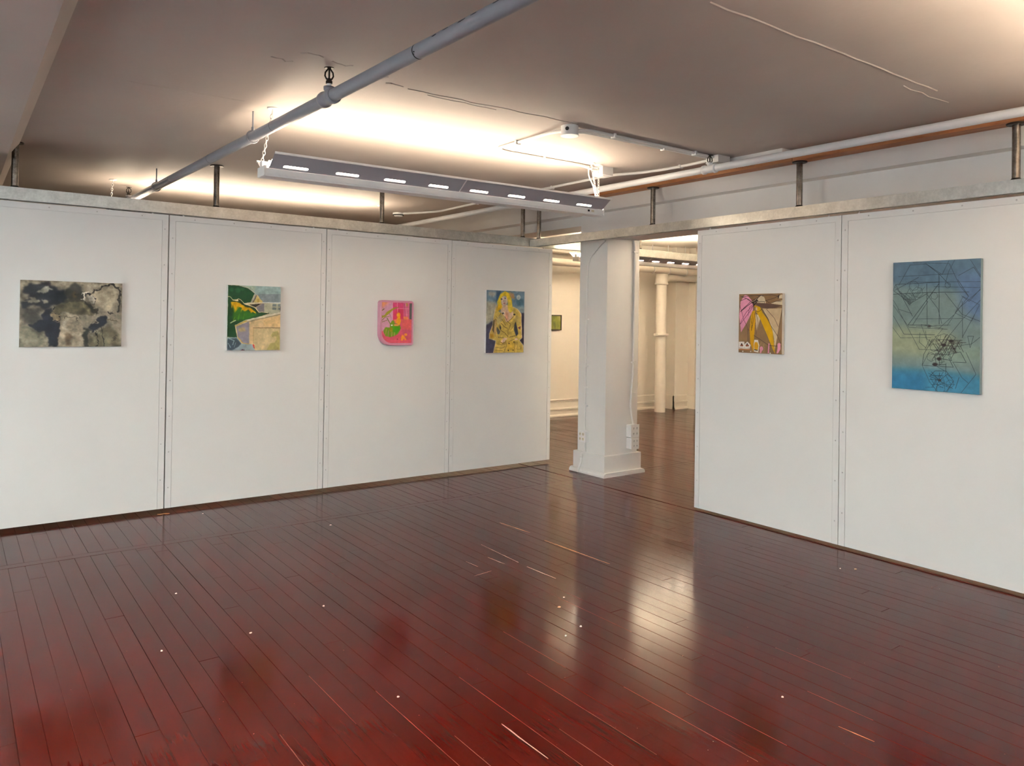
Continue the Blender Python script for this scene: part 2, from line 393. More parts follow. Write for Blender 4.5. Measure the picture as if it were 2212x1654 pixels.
def outlet(name, label, face, u0, u1, z0, z1, p0, p1, cover):
    t = thing(name, ((p0 + p1) / 2, (u0 + u1) / 2, z0) if face == 'X' else ((u0 + u1) / 2, (p0 + p1) / 2, z0), label, 'outlet')
    def bx(m, a, b, c, d, q0, q1, bev=0):
        if face == 'X': m.box(q0, q1, a, b, c, d, bev)
        else: m.box(a, b, q0, q1, c, d, bev)
        return m
    bx(MB(), u0, u1, z0, z1, p0 + .006, p1, .004).build('box', 'white_metal', t)
    pl = bx(MB(), u0 - .003, u1 + .003, z0 - .003, z1 + .003, p0, p0 + .006, .002).build('cover_plate', 'white_metal', t)
    for i in (0, 1):
        for j in (0, 1):
            uc, zz = u0 + (u1 - u0) * (.29 + .42 * i), z0 + (z1 - z0) * (.28 + .44 * j); r = min(u1 - u0, z1 - z0) * .15
            m = MB(); m.lathe((p0 - .0035, uc, zz) if face == 'X' else (uc, p0 - .0035, zz), (1, 0, 0) if face == 'X' else (0, 1, 0), [(0, r * .9), (.001, r), (.004, r)], 14)
            so = m.build('socket', cover, t)
            m = MB()
            for dz, du in ((.25, -.32), (.25, .32), (-.4, 0)):
                bx(m, uc + du * r - r * .1, uc + du * r + r * .1, zz + dz * r - r * .26, zz + dz * r + r * .26, p0 - .0045, p0 - .003)
            m.build('socket_slot', 'dark_gap', so)
    return t
outlet('outlet_box', 'white four-socket outlet box with yellowed sockets on the left face of the pillar', 'X', 6.02, 6.135, .332, .45, 5.50, 5.556, 'outlet_beige')
outlet('outlet_box', 'upper white four-socket outlet box on the right face of the pillar', 'Y', 5.872, 5.992, .398, .53, 5.70, 5.775, 'white_metal')
outlet('outlet_box', 'lower white four-socket outlet box on the right face of the pillar', 'Y', 5.876, 5.986, .272, .390, 5.695, 5.775, 'white_metal')

# ------------------------------------------------------------------ partition panels and the rails that carry them
def panel(axis, face, a, b, z0, z1, label, group):
    # axis 'X': runs along X, face towards -Y ; axis 'Y': runs along Y, face towards -X
    t = thing('partition_panel', ((a + b) / 2, face + .02, z0) if axis == 'X' else (face + .02, (a + b) / 2, z0), label, 'partition', group)
    def bx(m, p, q, c, d, q0, q1):
        if axis == 'X': m.box(p, q, face + q0, face + q1, c, d)
        else: m.box(face + q0, face + q1, p, q, c, d)
        return m
    w = .046
    bx(MB(), a, b, z0, z1, .008, .045).build('core', 'panel_strip', t)
    bx(MB(), a + w + .0022, b - w - .0022, z0, z1 - w - .0025, .0012, .008).build('face_sheet', 'panel_white', t)
    bx(MB(), a, a + w, z0, z1, -.001, .008).build('edge_strip', 'panel_strip', t)
    bx(MB(), b - w, b, z0, z1, -.001, .008).build('edge_strip', 'panel_strip', t)
    bx(MB(), a + w, b - w, z1 - w, z1, -.001, .008).build('edge_strip', 'panel_strip', t)
    sc = MB()
    for e, off in ((a + w * .55, .0), (b - w * .55, .07)):
        for i in range(8):
            z = z0 + .17 + off + i * .297; sc.lathe((e, face - .0025, z) if axis == 'X' else (face - .0025, e, z), (0, 1, 0) if axis == 'X' else (1, 0, 0), [(0, .0035), (.0012, .0055), (.003, .006)], 8)
    for i in range(4):
        u = a + .2 + i * (b - a - .4) / 3; sc.lathe((u, face - .0025, z1 - w / 2) if axis == 'X' else (face - .0025, u, z1 - w / 2), (0, 1, 0) if axis == 'X' else (1, 0, 0), [(0, .0035), (.0012, .0055), (.003, .006)], 8)
    sc.build('screws', 'screw_paint', t, kind='stuff')
    for u in (a + .11, b - .12):
        m = MB(); c = (u, face + .02) if axis == 'X' else (face + .02, u)
        m.tube([(c[0], c[1], z1 - .01), (c[0], c[1], 2.492)], .004, 8); m.lathe((c[0], c[1], z1), (0, 0, 1), [(0, .009), (.008, .009)], 6)
        m.build('hanging_bolt', 'white_metal', t)
    return t
LY, RX = 6.731, 5.27
LE = [-2.71, -1.325, .060, 1.4442, 2.8301, 4.2173, 5.5958]
LN = ['white partition panel out of the picture at the far left end of the long wall', 'white partition panel just left of the one with the ink painting', 'white partition panel carrying the grey and black ink painting', 'white partition panel carrying the painting of a garage and green bushes',
      'white partition panel carrying the pink-framed picture', 'white partition panel carrying the painting of a blonde figure']
for i in range(6):
    g = .005 if i in (2, 3) else .0025
    panel('X', LY, LE[i] + g, LE[i + 1] - g, .03, 2.468, LN[i], 'partition panels hung in a row')
RE = [4.3446, 3.0035, 1.662, .32]
RN = ['white partition panel carrying the brown and yellow petal painting', 'white partition panel carrying the tall blue line drawing', 'white partition panel nearest the viewer on the right, beyond the blue drawing']
for i in range(3): panel('Y', RX, RE[i + 1] + .003, RE[i] - .003, .018, 2.450, RN[i], 'partition panels hung in a row')

def channel(axis, p, half, z0, z1, a, b):
    m = MB(); t = .006
    def bx(q0, q1, c, d):
        if axis == 'X': m.box(a, b, q0, q1, c, d)
        else: m.box(q0, q1, a, b, c, d)
    bx(p - half, p - half + t, z0, z1); bx(p + half - t, p + half, z0, z1); bx(p - half + t, p + half - t, z1 - t, z1)
    bx(p - half + t, p - half + t + .010, z0, z0 + t); bx(p + half - t - .010, p + half - t, z0, z0 + t)
    return m
def post(parent, x, y, z0, z1):
    p = MB().tube([(x, y, z0), (x, y, z1 - .004)], .0235, 18).build('hanger_post', 'bare_steel', parent)
    MB().lathe((x, y, z0), (0, 0, 1), [(0, .030), (.004, .030), (.012, .024)], 18).build('weld_bead', 'dark_bronze', p)
    MB().lathe((x, y, z1 - .010), (0, 0, 1), [(0, .052), (.002, .056), (.010, .056)], 24).build('flange', 'dark_bronze', p)
r1 = thing('overhead_rail', (3, 6.742, 2.478), 'long galvanized steel rail over the left row of partition panels', 'rail', 'overhead steel rails')
channel('X', 6.742, .032, 2.478, 2.572, -2.75, 9.4).build('channel', 'galvanized', r1)
for x in (-1.1, .367, 1.822, 3.402, 5.162, 7.05, 8.7): post(r1, x, 6.742, 2.572, zc(x) + .002)
r2 = thing('overhead_rail', (5.267, 3, 2.468), 'galvanized steel rail over the right row of partition panels, under the wooden boards', 'rail', 'overhead steel rails')
channel('Y', 5.267, .032, 2.468, 2.550, .1, 6.702).build('channel', 'galvanized', r2)
for y in (.45, 1.868, 3.352, 4.873, 6.58): post(r2, 5.267, y, 2.55, 2.902)
for a, b, lab in ((.3, 3.378, 'bare orange-brown wooden board under the ceiling, right length over the blue drawing'), (3.383, 6.67, 'bare orange-brown wooden board under the ceiling, left length with faint lumber stamp')):
    t = thing('wooden_board', (5.267, (a + b) / 2, 2.902), lab, 'board', 'wooden boards along the ceiling')
    MB().box(5.207, 5.328, a, b, 2.902, 2.982, .004).build('plank', 'bare_wood', t)
    m = MB()
    if b > 5:
        for i, (y, h) in enumerate([(3.72, .03), (3.735, .028), (3.75, .03), (3.775, .02), (3.79, .03), (3.81, .026), (3.83, .03), (3.85, .012), (3.87, .03), (3.89, .02)]):
            m.box(5.2055, 5.2075, y, y + .006, 2.925, 2.925 + h)
        for y in (3.76, 3.80, 3.845): m.box(5.2055, 5.2075, y, y + .018, 2.938, 2.942)
    else:
        for i, y in enumerate((2.55, 2.57, 2.60, 2.64, 2.68)): m.box(5.2055, 5.2075, y, y + .018, 2.938, 2.942)
        m.lathe((5.2058, 2.16, 2.935), (1, 0, 0), [(0, .012), (.002, .014)], 12)
    m.build('lumber_stamp', 'stamp_ink', t, kind='stuff')

# ------------------------------------------------------------------ sprinkler lines
def sprinkler(parent, c, ztop):
    x, y, z = c
    MB().tube([(x, y, z - .004), (x, y, ztop - .080)], .012, 12).build('riser', 'pipe_paint', parent); z = ztop - .084
    h = MB().lathe((x, y, z), (0, 0, 1), [(0, .017), (.014, .017), (.016, .013), (.026, .013)], 12)
    h = h.build('sprinkler_head', 'dark_bronze', parent)
    m = MB()
    for s in (-1, 1): m.tube([(x + s * .011, y - s * .004, z + .022), (x + s * .020, y - s * .007, z + .040), (x + s * .018, y - s * .006, z + .058), (x + s * .004, y, ztop - .004)], .0042, 8)
    m.tube([(x, y, z + .02), (x, y, ztop - .003)], .005, 8)
    m.build('yoke_arms', 'dark_bronze', h)
    MB().lathe((x, y, ztop - .004), (0, 0, 1), [(0, .018), (.001, .026), (.0025, .026)], 20).build('deflector', 'dark_bronze', h)
def pipe_line(name, label, A, B, r, tees, rings, hangers, mat='pipe_paint', group='sprinkler pipes under the ceiling'):
    A, B = Vector(A), Vector(B); t = thing(name, tuple(A), label, 'pipe', group); d = (B - A).normalized()
    def at(y): return A + (B - A) * ((y - A.y) / (B.y - A.y))
    ys = [A.y] + sorted(tees) + [B.y]
    for a, b in zip(ys[:-1], ys[1:]): MB().tube([at(a), at(b)], r, 24).build('pipe_length', mat, t)
    for y in tees:
        c = at(y); k = MB(); k.lathe(c - d * .065, d, [(0, r * 1.02), (.001, r * 1.28), (.022, r * 1.32), (.03, r * 1.12), (.10, r * 1.12), (.108, r * 1.32), (.13, r * 1.28), (.131, r * 1.02)], 20)
        k.lathe(c, (0, 0, 1), [(0, r * .8), (r * 1.1, r * .72), (r * 1.2, r * .85), (r * 1.75, r * .85), (r * 1.8, r * .6)], 16)
        k.build('tee_fitting', mat, t); sprinkler(t, (c.x, c.y, c.z + r * 1.72), zc(c.x) - .008 if c.y < 6 else zc(c.x) - .02)
    for y, w in rings:
        c = at(y); MB().lathe(c - d * w, d, [(0, r * .99), (.0005, r * 1.012), (2 * w - .0005, r * 1.012), (2 * w, r * .99)], 24).build('joint_ring', 'dark_gap', t)
    for y in hangers:
        c = at(y); k = MB(); k.ring(c, d, r + .006, .0045, 20, 6); k.tube([(c.x, c.y, c.z + r + .008), (c.x, c.y, c.z + r + .03)], .009, 8); k.tube([(c.x, c.y, c.z + r + .02), (c.x, c.y, zc(c.x) + .002)], .0055, 8)
        k.build('pipe_hanger', mat, t)
    return t
lp = pipe_line('sprinkler_pipe', 'grey-white sprinkler pipe crossing the ceiling diagonally over the long light fixture', (1.639, .29, 2.765), (1.3546, YB, 2.765), .032, [3.667, 8.3], [(2.788, .004), (4.423, .0018), (5.645, .0018), (6.69, .0018)], [4.78, 7.2], 'grey_pipe')
# chipped paint along the near length
A, B = Vector((1.639, .29, 2.765)), Vector((1.3546, YB, 2.765)); m = MB()
for y, ang, L in [(2.35, 150, .05), (2.43, 154, .07), (2.54, 150, .05), (2.62, 156, .04), (2.21, 148, .06), (2.774, 200, .012), (2.782, 215, .012), (2.11, 150, .03)]:
    c = A + (B - A) * ((y - A.y) / (B.y - A.y)); a = math.radians(ang); n_ = V(math.cos(a), 0, math.sin(a)); tt = V(-math.sin(a), 0, math.cos(a))
    vs_ = [c + n_ * .0324 + tt * (.004 * math.cos(k * 1.047) * random.uniform(.6, 1.3)) + V(0, L / 2 * math.sin(k * 1.047), 0) for k in range(6)]; m.add(vs_, [tuple(range(6))])
m.build('paint_chips', 'dark_gap', lp, kind='stuff')
pipe_line('sprinkler_pipe', 'white sprinkler pipe running just in front of the wooden boards on the right', (4.842, .3, 2.858), (4.732, YB, 2.858), .028, [3.845, 9.4], [], [6.0])

# ------------------------------------------------------------------ conduits and boxes on the ceiling
def cond(label, pts, r, clips, fil=.08):
    t = thing('ceiling_conduit', pts[0], label, 'conduit', 'white conduits under the ceiling')
    MB().tube(fillet(pts, fil), r, 10).build('conduit_tube', 'white_metal', t)
    for (x, y, along) in clips:
        z = zc(x); a, b = (.008, .022) if along == 'X' else (.022, .008)
        MB().box(x - a, x + a, y - b, y + b, z - .032, z - .0005, .002).build('conduit_clip', 'white_metal', t)
    return t
def zk(x, d=.014): return zc(x) - d
cond('white conduit bending from the round ceiling box to the box above the light fixture', [(3.31, 3.89, zk(3.31, .03)), (3.31, 4.02, zk(3.31)), (3.31, 4.655, zk(3.31)), (3.42, 4.715, zk(3.42)), (4.25, 4.745, zk(4.25)), (4.40, 4.765, zk(4.4, .03)), (4.46, 4.77, zk(4.46, .03))], .0115, [(3.31, 4.40, 'Y'), (3.82, 4.73, 'X')], .09)
cond('front one of two parallel white conduits running right from the round ceiling box', [(3.385, 3.825, zk(3.385, .025)), (3.50, 3.815, zk(3.5)), (4.88, 3.86, zk(4.88))], .0115, [(3.72, 3.822, 'X'), (4.62, 3.85, 'X')])
cond('rear one of two parallel white conduits running right from the round ceiling box', [(3.385, 3.865, zk(3.385, .03)), (3.50, 3.87, zk(3.5)), (4.88, 3.90, zk(4.88))], .0115, [(4.30, 3.885, 'X')])
cond('long white conduit snaking away from the square ceiling box behind the sprinkler pipe', [(4.94, 3.93, zk(4.94)), (4.955, 4.38, zk(4.95)), (4.90, 4.68, zk(4.9)), (4.76, 4.90, zk(4.76)), (4.76, 5.6, zk(4.76)), (4.775, 7.29, zk(4.77)), (4.80, 8.0, zk(4.8)), (4.55, 8.42, zk(4.55))], .013, [(4.95, 4.27, 'Y'), (4.765, 5.75, 'Y'), (4.775, 7.1, 'Y')], .15)
rb = thing('ceiling_box', (3.335, 3.85, zc(3.335)), 'round white electrical box with a black knockout hole on the ceiling', 'electrical box')
z = zc(3.335); MB().lathe((3.335, 3.85, z - .062), (0, 0, 1), [(0, .060), (.062, .060)], 12).build('box', 'white_metal', rb)
MB().lathe((3.335, 3.85, z - .068), (0, 0, 1), [(0, .060), (.002, .063), (.006, .063)], 28).build('cover', 'white_metal', rb)
MB().lathe((3.335 - .052, 3.85 - .034, z - .030), (-.84, -.54, 0), [(0, .013), (.002, .013)], 14).build('knockout', 'dark_gap', rb)
jb = thing('ceiling_box', (4.94, 3.88, zc(4.94)), 'square white junction box on the ceiling behind the sprinkler head', 'electrical box')
z = zc(4.94); MB().box(4.86, 5.01, 3.81, 3.93, z - .055, z + .002, .003).build('box', 'white_metal', jb); MB().box(4.855, 5.015, 3.805, 3.935, z - .06, z - .055, .002).build('cover', 'white_metal', jb)
jb = thing('ceiling_box', (4.52, 4.78, zc(4.52)), 'white junction box on the ceiling above the right end of the light fixture', 'electrical box')
z = zc(4.52); MB().box(4.46, 4.585, 4.71, 4.835, z - .075, z + .002, .003).build('box', 'white_metal', jb); MB().box(4.48, 4.565, 4.73, 4.815, z - .082, z - .075, .002).build('cover', 'white_metal', jb)
ra = thing('ceiling_raceway', (5.1, 3.64, zc(5.1)), 'long shallow white raceway box on the ceiling behind the sprinkler pipe', 'raceway')
z = zc(5.1); MB().box(5.06, 5.18, 3.37, 3.96, z - .052, z + .003, .004).build('trough', 'white_metal', ra); MB().box(5.062, 5.178, 3.372, 3.958, z - .056, z - .052).build('cover', 'white_metal', ra)
sd = thing('smoke_detector', (4.52, 8.5, zc(4.52)), 'small round smoke detector on the ceiling beyond the left partition', 'detector')
z = zc(4.52); MB().lathe((4.52, 8.5, z - .045), (0, 0, 1), [(0, .045), (.012, .06), (.03, .07), (.046, .07)], 24).build('housing', 'white_metal', sd); MB().lathe((4.52, 8.5, z - .034), (0, 0, 1), [(0, .0655), (.012, .0695)], 24).build('vent_ring', 'dark_gap', sd)

# ------------------------------------------------------------------ inverted strip lights hung on chains
def wing_mesh(length, slots, wlen):
    cu = bpy.data.curves.new('wing', 'CURVE'); cu.dimensions = '2D'; cu.fill_mode = 'BOTH'; cu.extrude = .0008
    def poly(pts):
        sp = cu.splines.new('POLY'); sp.points.add(len(pts) - 1)
        for q, p in zip(sp.points, pts): q.co = (p[0], p[1], 0, 1)
        sp.use_cyclic_u = True
    poly([(0, 0), (length, 0), (length, wlen), (0, wlen)])
    for c, L, h, y in slots:
        r = h / 2; pts = []
        for k in range(9): a = math.pi / 2 + math.pi * k / 8; pts.append((c - L / 2 + r + r * math.cos(a), y + r * math.sin(a)))
        for k in range(9): a = -math.pi / 2 + math.pi * k / 8; pts.append((c + L / 2 - r + r * math.cos(a), y + r * math.sin(a)))
        poly(pts[::-1])
    ob = bpy.data.objects.new('wing', cu); COL.objects.link(ob); bpy.context.view_layer.update()
    ev = ob.evaluated_get(bpy.context.evaluated_depsgraph_get()); me = ev.to_mesh()
    v = [tuple(p.co) for p in me.vertices]; f = [tuple(p.vertices) for p in me.polygons]; ev.to_mesh_clear()
    bpy.data.objects.remove(ob); bpy.data.curves.remove(cu); return v, f
FX = 2.86; SL0, SLP = .165, .3485
WING = wing_mesh(FX - .03, [(SL0 + SLP * i, .160, .023, .026) for i in range(8)], .130)
def chain(parent, a, b):
    a, b = Vector(a), Vector(b); L = (b - a).length; n = max(4, int(L / .0215)); d = (b - a).normalized(); side = d.cross(V(0, 1, 0)).normalized(); s2 = d.cross(side)
    m = MB()
    for i in range(n):
        c = a + d * ((i + .5) * L / n); ax = side if i % 2 else s2
        u = V(0, 0, 1); u = (u - ax * u.dot(ax)).normalized()
        m.ring(c, ax, .0085, .0022, 10, 5, (1.75, .95))
    return m.build('chain', 'white_metal', parent)
def fixture(x0, yc, label, hooks_l, hooks_r, led='led_tube'):
    z0 = 2.507; dz = .008                        # hung very slightly out of level, like the ceiling
    t = thing('strip_light', (x0, yc, z0), label, 'light fixture', 'inverted strip lights hung on chains')
    def Z(x, z): return z + .0085 * (x - x0)
    def bar(y0, y1, a, b, xa=x0, xb=x0 + FX):
        m = MB(); m.add([(xa, y0, Z(xa, a)), (xb, y0, Z(xb, a)), (xb, y1, Z(xb, a)), (xa, y1, Z(xa, a)), (xa, y0, Z(xa, b)), (xb, y0, Z(xb, b)), (xb, y1, Z(xb, b)), (xa, y1, Z(xa, b))],
              [(0, 3, 2, 1), (4, 5, 6, 7), (0, 1, 5, 4), (1, 2, 6, 5), (2, 3, 7, 6), (3, 0, 4, 7)]); return m
    bar(yc - .062, yc + .062, z0 + .012, z0 + .048).build('channel', 'reflector_white', t)
    b = bar(yc - .056, yc + .056, z0, z0 + .012); b.build('channel_cover', 'reflector_white', t)
    for s in (-1, 1):
        m = MB(); ca, sa = .105 / .130, .0766 / .130
        m.add([(x0 + .018 + v[0], yc + s * (.062 + v[1] * ca - v[2] * sa), Z(x0 + v[0], z0 + .049 + v[1] * sa + v[2] * ca)) for v in WING[0]], WING[1])
        w = m.build('reflector_wing', 'reflector_shaded', t)
        y1 = yc + s * .167; bar(min(y1, y1 + s * .010), max(y1, y1 + s * .010), z0 + .119, z0 + .133, x0 + .018, x0 + FX - .012).build('rim', 'reflector_white', w)
        y1 = yc + s * .1145; xm = x0 + 1.415
        m = MB(); m.add([(xm + e, yc + s * (.063 + v * ca), Z(xm, z0 + .0475 + v * sa)) for e in (-.004, .004) for v in (0, .13)] + [(xm + e, yc + s * (.0645 + v * ca), Z(xm, z0 + .0455 + v * sa)) for e in (-.004, .004) for v in (0, .13)],
                        [(0, 1, 3, 2), (4, 6, 7, 5), (0, 2, 6, 4), (1, 5, 7, 3), (0, 4, 5, 1), (2, 3, 7, 6)])
        m.build('joint_strap', 'white_metal', w)
        for xa, xb in ((x0 + .05, x0 + FX / 2 - .01), (x0 + FX / 2 + .01, x0 + FX - .05)):
            MB().tube([(xa, yc + s * .034, Z(xa, z0 + .099)), (xb, yc + s * .034, Z(xb, z0 + .099))], .0165, 12).build('led_tube', led, t)
    for xe in (x0 - .004, x0 + FX + .004):
        zz = Z(xe, 0); m = MB(); m.box(xe - .006, xe + .006, yc - .064, yc + .064, z0 + zz + .002, z0 + zz + .062)
        m.box(xe - .006, xe + .006, yc - .02, yc + .02, z0 + zz + .06, z0 + zz + .098); m.build('end_plate', 'white_metal', t)
    m = MB(); m.box(x0 + FX - .175, x0 + FX - .155, yc - .0632, yc - .0615, Z(x0 + FX, z0 + .020), Z(x0 + FX, z0 + .036)); m.build('sticker', 'dark_gap', t)
    m = MB(); m.box(x0 + FX - .135, x0 + FX - .105, yc - .0632, yc - .0615, Z(x0 + FX, z0 + .020), Z(x0 + FX, z0 + .036)); m.build('sticker', 'sticker_tan', t)
    for xe, hooks in ((x0 - .004, hooks_l), (x0 + FX + .004, hooks_r)):
        for hx, hy in hooks:
            zt = zc(hx); chain(t, (xe, yc, Z(xe, z0 + .092)), (hx, hy, zt - .02))
            m = MB(); m.lathe((hx, hy, zt - .008), (0, 0, 1), [(0, .03), (.003, .034), (.009, .034)], 18); m.tube([(hx, hy, zt - .004), (hx, hy, zt - .026)], .004, 8); m.build('ceiling_hook', 'white_metal', t)
    return t
f1 = fixture(1.545, 4.70, 'long white strip light with eight glowing slots hanging in the middle of the room', [(1.578, 4.63)], [(4.30, 4.68), (4.40, 4.70)])
MB().tube(fillet([(4.33, 4.745, zc(4.3) - .012), (4.325, 4.74, zc(4.3) - .10), (4.36, 4.72, 2.80), (4.39, 4.705, 2.66)], .05), .006, 8).build('power_cord', 'white_metal', f1)
fixture(1.20, 8.05, 'white strip light hidden beyond the left row of partition panels', [(1.22, 8.05)], [(4.04, 8.05)])
fixture(7.22, 8.15, 'white strip light in the far room seen between the pillar and the right partition', [(7.24, 8.15)], [(10.06, 8.15)], 'led_tube_new')
fixture(2.35, .68, 'white strip light near the viewer, out of the picture at the upper right', [(2.37, .68)], [(5.17, .68)], 'led_tube_near')

fixture(7.22, 4.70, 'added unseen strip light behind the right row of partition panels', [(7.24, 4.70)], [(10.06, 4.70)], 'led_tube_added')  # extra fixture added out of view to brighten the far room

# ------------------------------------------------------------------ far room pipes
dp = thing('drain_pipe', (10.46, 9.44, 0), 'tall cream drain pipe with a horizontal branch in the far corner beyond the pillar', 'pipe')
MB().tube([(10.46, 9.44, 0), (10.46, 9.44, 2.36)], .098, 24).build('stack', 'cream_pipe', dp)
MB().lathe((10.46, 9.44, 1.385), (0, 0, 1), [(0, .10), (.004, .125), (.05, .13), (.054, .10)], 24).build('collar', 'cream_pipe', dp)
for s in (-1, 1): MB().box(10.46 + s * .10, 10.46 + s * .175, 9.40, 9.46, 1.395, 1.435, .006).build('collar_lug', 'cream_pipe', dp)
MB().lathe((10.46, 9.44, 2.33), (0, 0, 1), [(0, .10), (.004, .125), (.03, .125), (.05, .115), (.2, .112)], 24).tube(fillet([(10.46, 9.44, 2.36), (10.56, 9.45, 2.47), (10.95, 9.48, 2.50), (11.5, 9.36, 2.50)], .1), .085, 18).build('elbow', 'cream_pipe', dp)
hp = dp
MB().tube([(6.1, 9.53, 2.62), (11.35, 9.34, 2.585)], .062, 20).build('branch_pipe', 'cream_pipe', hp)
for x in (10.15, 10.55, 11.0):
    y = 9.53 - .0362 * (x - 6.1); k = MB().ring((x, y, 2.62 - .0067 * (x - 6.1)), (1, -.036, 0), .066, .008, 18, 6); k.tube([(x, y, 2.68), (x, y, zc(x))], .006, 8); k.build('pipe_hanger', 'white_metal', hp)
cond_far = thing('wall_conduit', (8, 9.84, .275), 'thin conduit along the top of the far baseboard turning up beside the drain pipe', 'conduit')
MB().tube(fillet([(6.3, 9.835, .285), (10.18, 9.835, .285), (10.30, 9.835, .42), (10.30, 9.835, 2.9)], .16), .013, 10).build('conduit_tube', 'cream_pipe', cond_far)
# brush work of the six pictures: coordinates are thousandths of each canvas (x right, y down)
ART={}
ART['ink_figure']=('8d8575',0.15,[
('p','a19884',33.3,[5,4,1000,0,1000,89,379,94,5,113]),
('p','4d4c47',30.5,[9,447,194,416,226,584,119,679,35,613]),
('p','878472',19.4,[3,723,72,705,151,729,215,822,268,915,274,996,3,994]),
('p','5a584c',16.7,[30,706,119,696,194,780,183,847,124,772]),
('p','26282c',12.2,[21,154,73,76,153,38,238,24,325,79,379,128,412,109,440,168,434,288,379,342,308,361,237,466,194,416,120,368,56,454,9,413,7,338,73,302,57,252,83,209,36,186]),
('p','8f8d80',6.7,[136,182,195,111,271,82,303,132,270,167,217,178]),
('p','8a8676',6.7,[73,260,126,266,179,315,147,342,78,340,15,317]),
('p','8a8676',5.6,[198,280,259,304,265,337,216,348]),
('p','26282c',7.8,[31,304,73,269,94,297,57,315]),
('e','2f2e2a',13.9,[512,169,92,142]),
('e','4a3f2c',13.9,[523,207,25,43]),
('l','1e1c18',7.8,2.2,[528,207,568,198]),
('p','3a3830',13.9,[412,272,590,265,612,360,517,423,412,375]),
('p','5d5847',8.9,[319,369,412,324,590,317,692,348,731,504,674,514,572,491,467,468,378,487,302,489]),
('p','827a60',10,[595,334,669,349,685,488,618,438]),
('p','22242a',11.1,[237,449,302,404,291,626,367,633,366,996,279,996,263,881,194,780,130,713,72,671,194,585]),
('p','93856a',3.3,[305,502,376,492,359,614,292,617]),
('l','15161a',6.7,1.7,[319,378,291,541,280,668,274,873]),
('l','15161a',5.6,1.7,[378,479,362,616,291,626]),
('l','15161a',5.6,1.7,[302,502,357,488]),
('p','a59a85',8.9,[373,496,544,483,578,560,583,629,605,733,610,998,366,996,369,753,373,624]),
('p','c0b6a2',13.9,[378,633,433,615,433,752,389,778]),
('p','5f5242',14.4,[424,804,499,803,487,975,438,958]),
('p','7d725e',13.9,[444,666,472,666,471,717,449,717]),
('p','8b8472',5.6,[578,508,668,532,702,627,691,654,617,611,550,578]),
('l','2a2822',5.6,2.2,[411,589,433,550,500,538,544,604]),
('l','2a2822',5.6,2.2,[539,492,572,517,581,560]),
('p','33342f',10,[606,681,656,733,667,998,616,998]),
('p','22242a',11.1,[674,663,748,539,829,528,846,625,823,669,759,696,673,785,645,707]),
('p','26241f',6.7,[590,282,658,306,714,365,748,504,714,479,669,366]),
('e','8f8676',2.8,[725,609,23,37]),
('e','2a2822',2.2,[728,614,10,19]),
('p','b0a58d',22.2,[635,202,749,84,877,68,947,145,934,340,875,474,783,415,703,313]),
('p','d0c9b8',4.4,[621,212,698,182,732,224,709,322,658,280]),
('p','d8d2c2',3.3,[613,169,664,153,618,203,596,265,570,270,590,213]),
('l','15161a',8.9,1.7,[607,230,624,194,681,174,692,139]),
('l','15161a',6.7,1.7,[698,200,726,242,717,295,706,330]),
('l','2c2a26',22.2,6.7,[704,138,772,56,888,28,970,64,979,214,963,454]),
('l','2c2a26',14.4,4.4,[846,475,887,501,910,482]),
('p','6a6553',16.7,[679,785,886,686,998,818,997,1000,673,998]),
('p','8d8773',8.9,[673,811,713,741,793,757,782,784,696,828]),
('l','1d1e1c',7.8,1.7,[719,741,747,837,758,994]),
('l','1d1e1c',10,1.7,[794,687,805,836,827,995]),
('l','5c5442',11.1,4.4,[852,581,957,605]),
('l','1d1a14',4.4,1.1,[900,933,927,924,918,862,938,911,930,849,951,891,945,827,971,862])
])
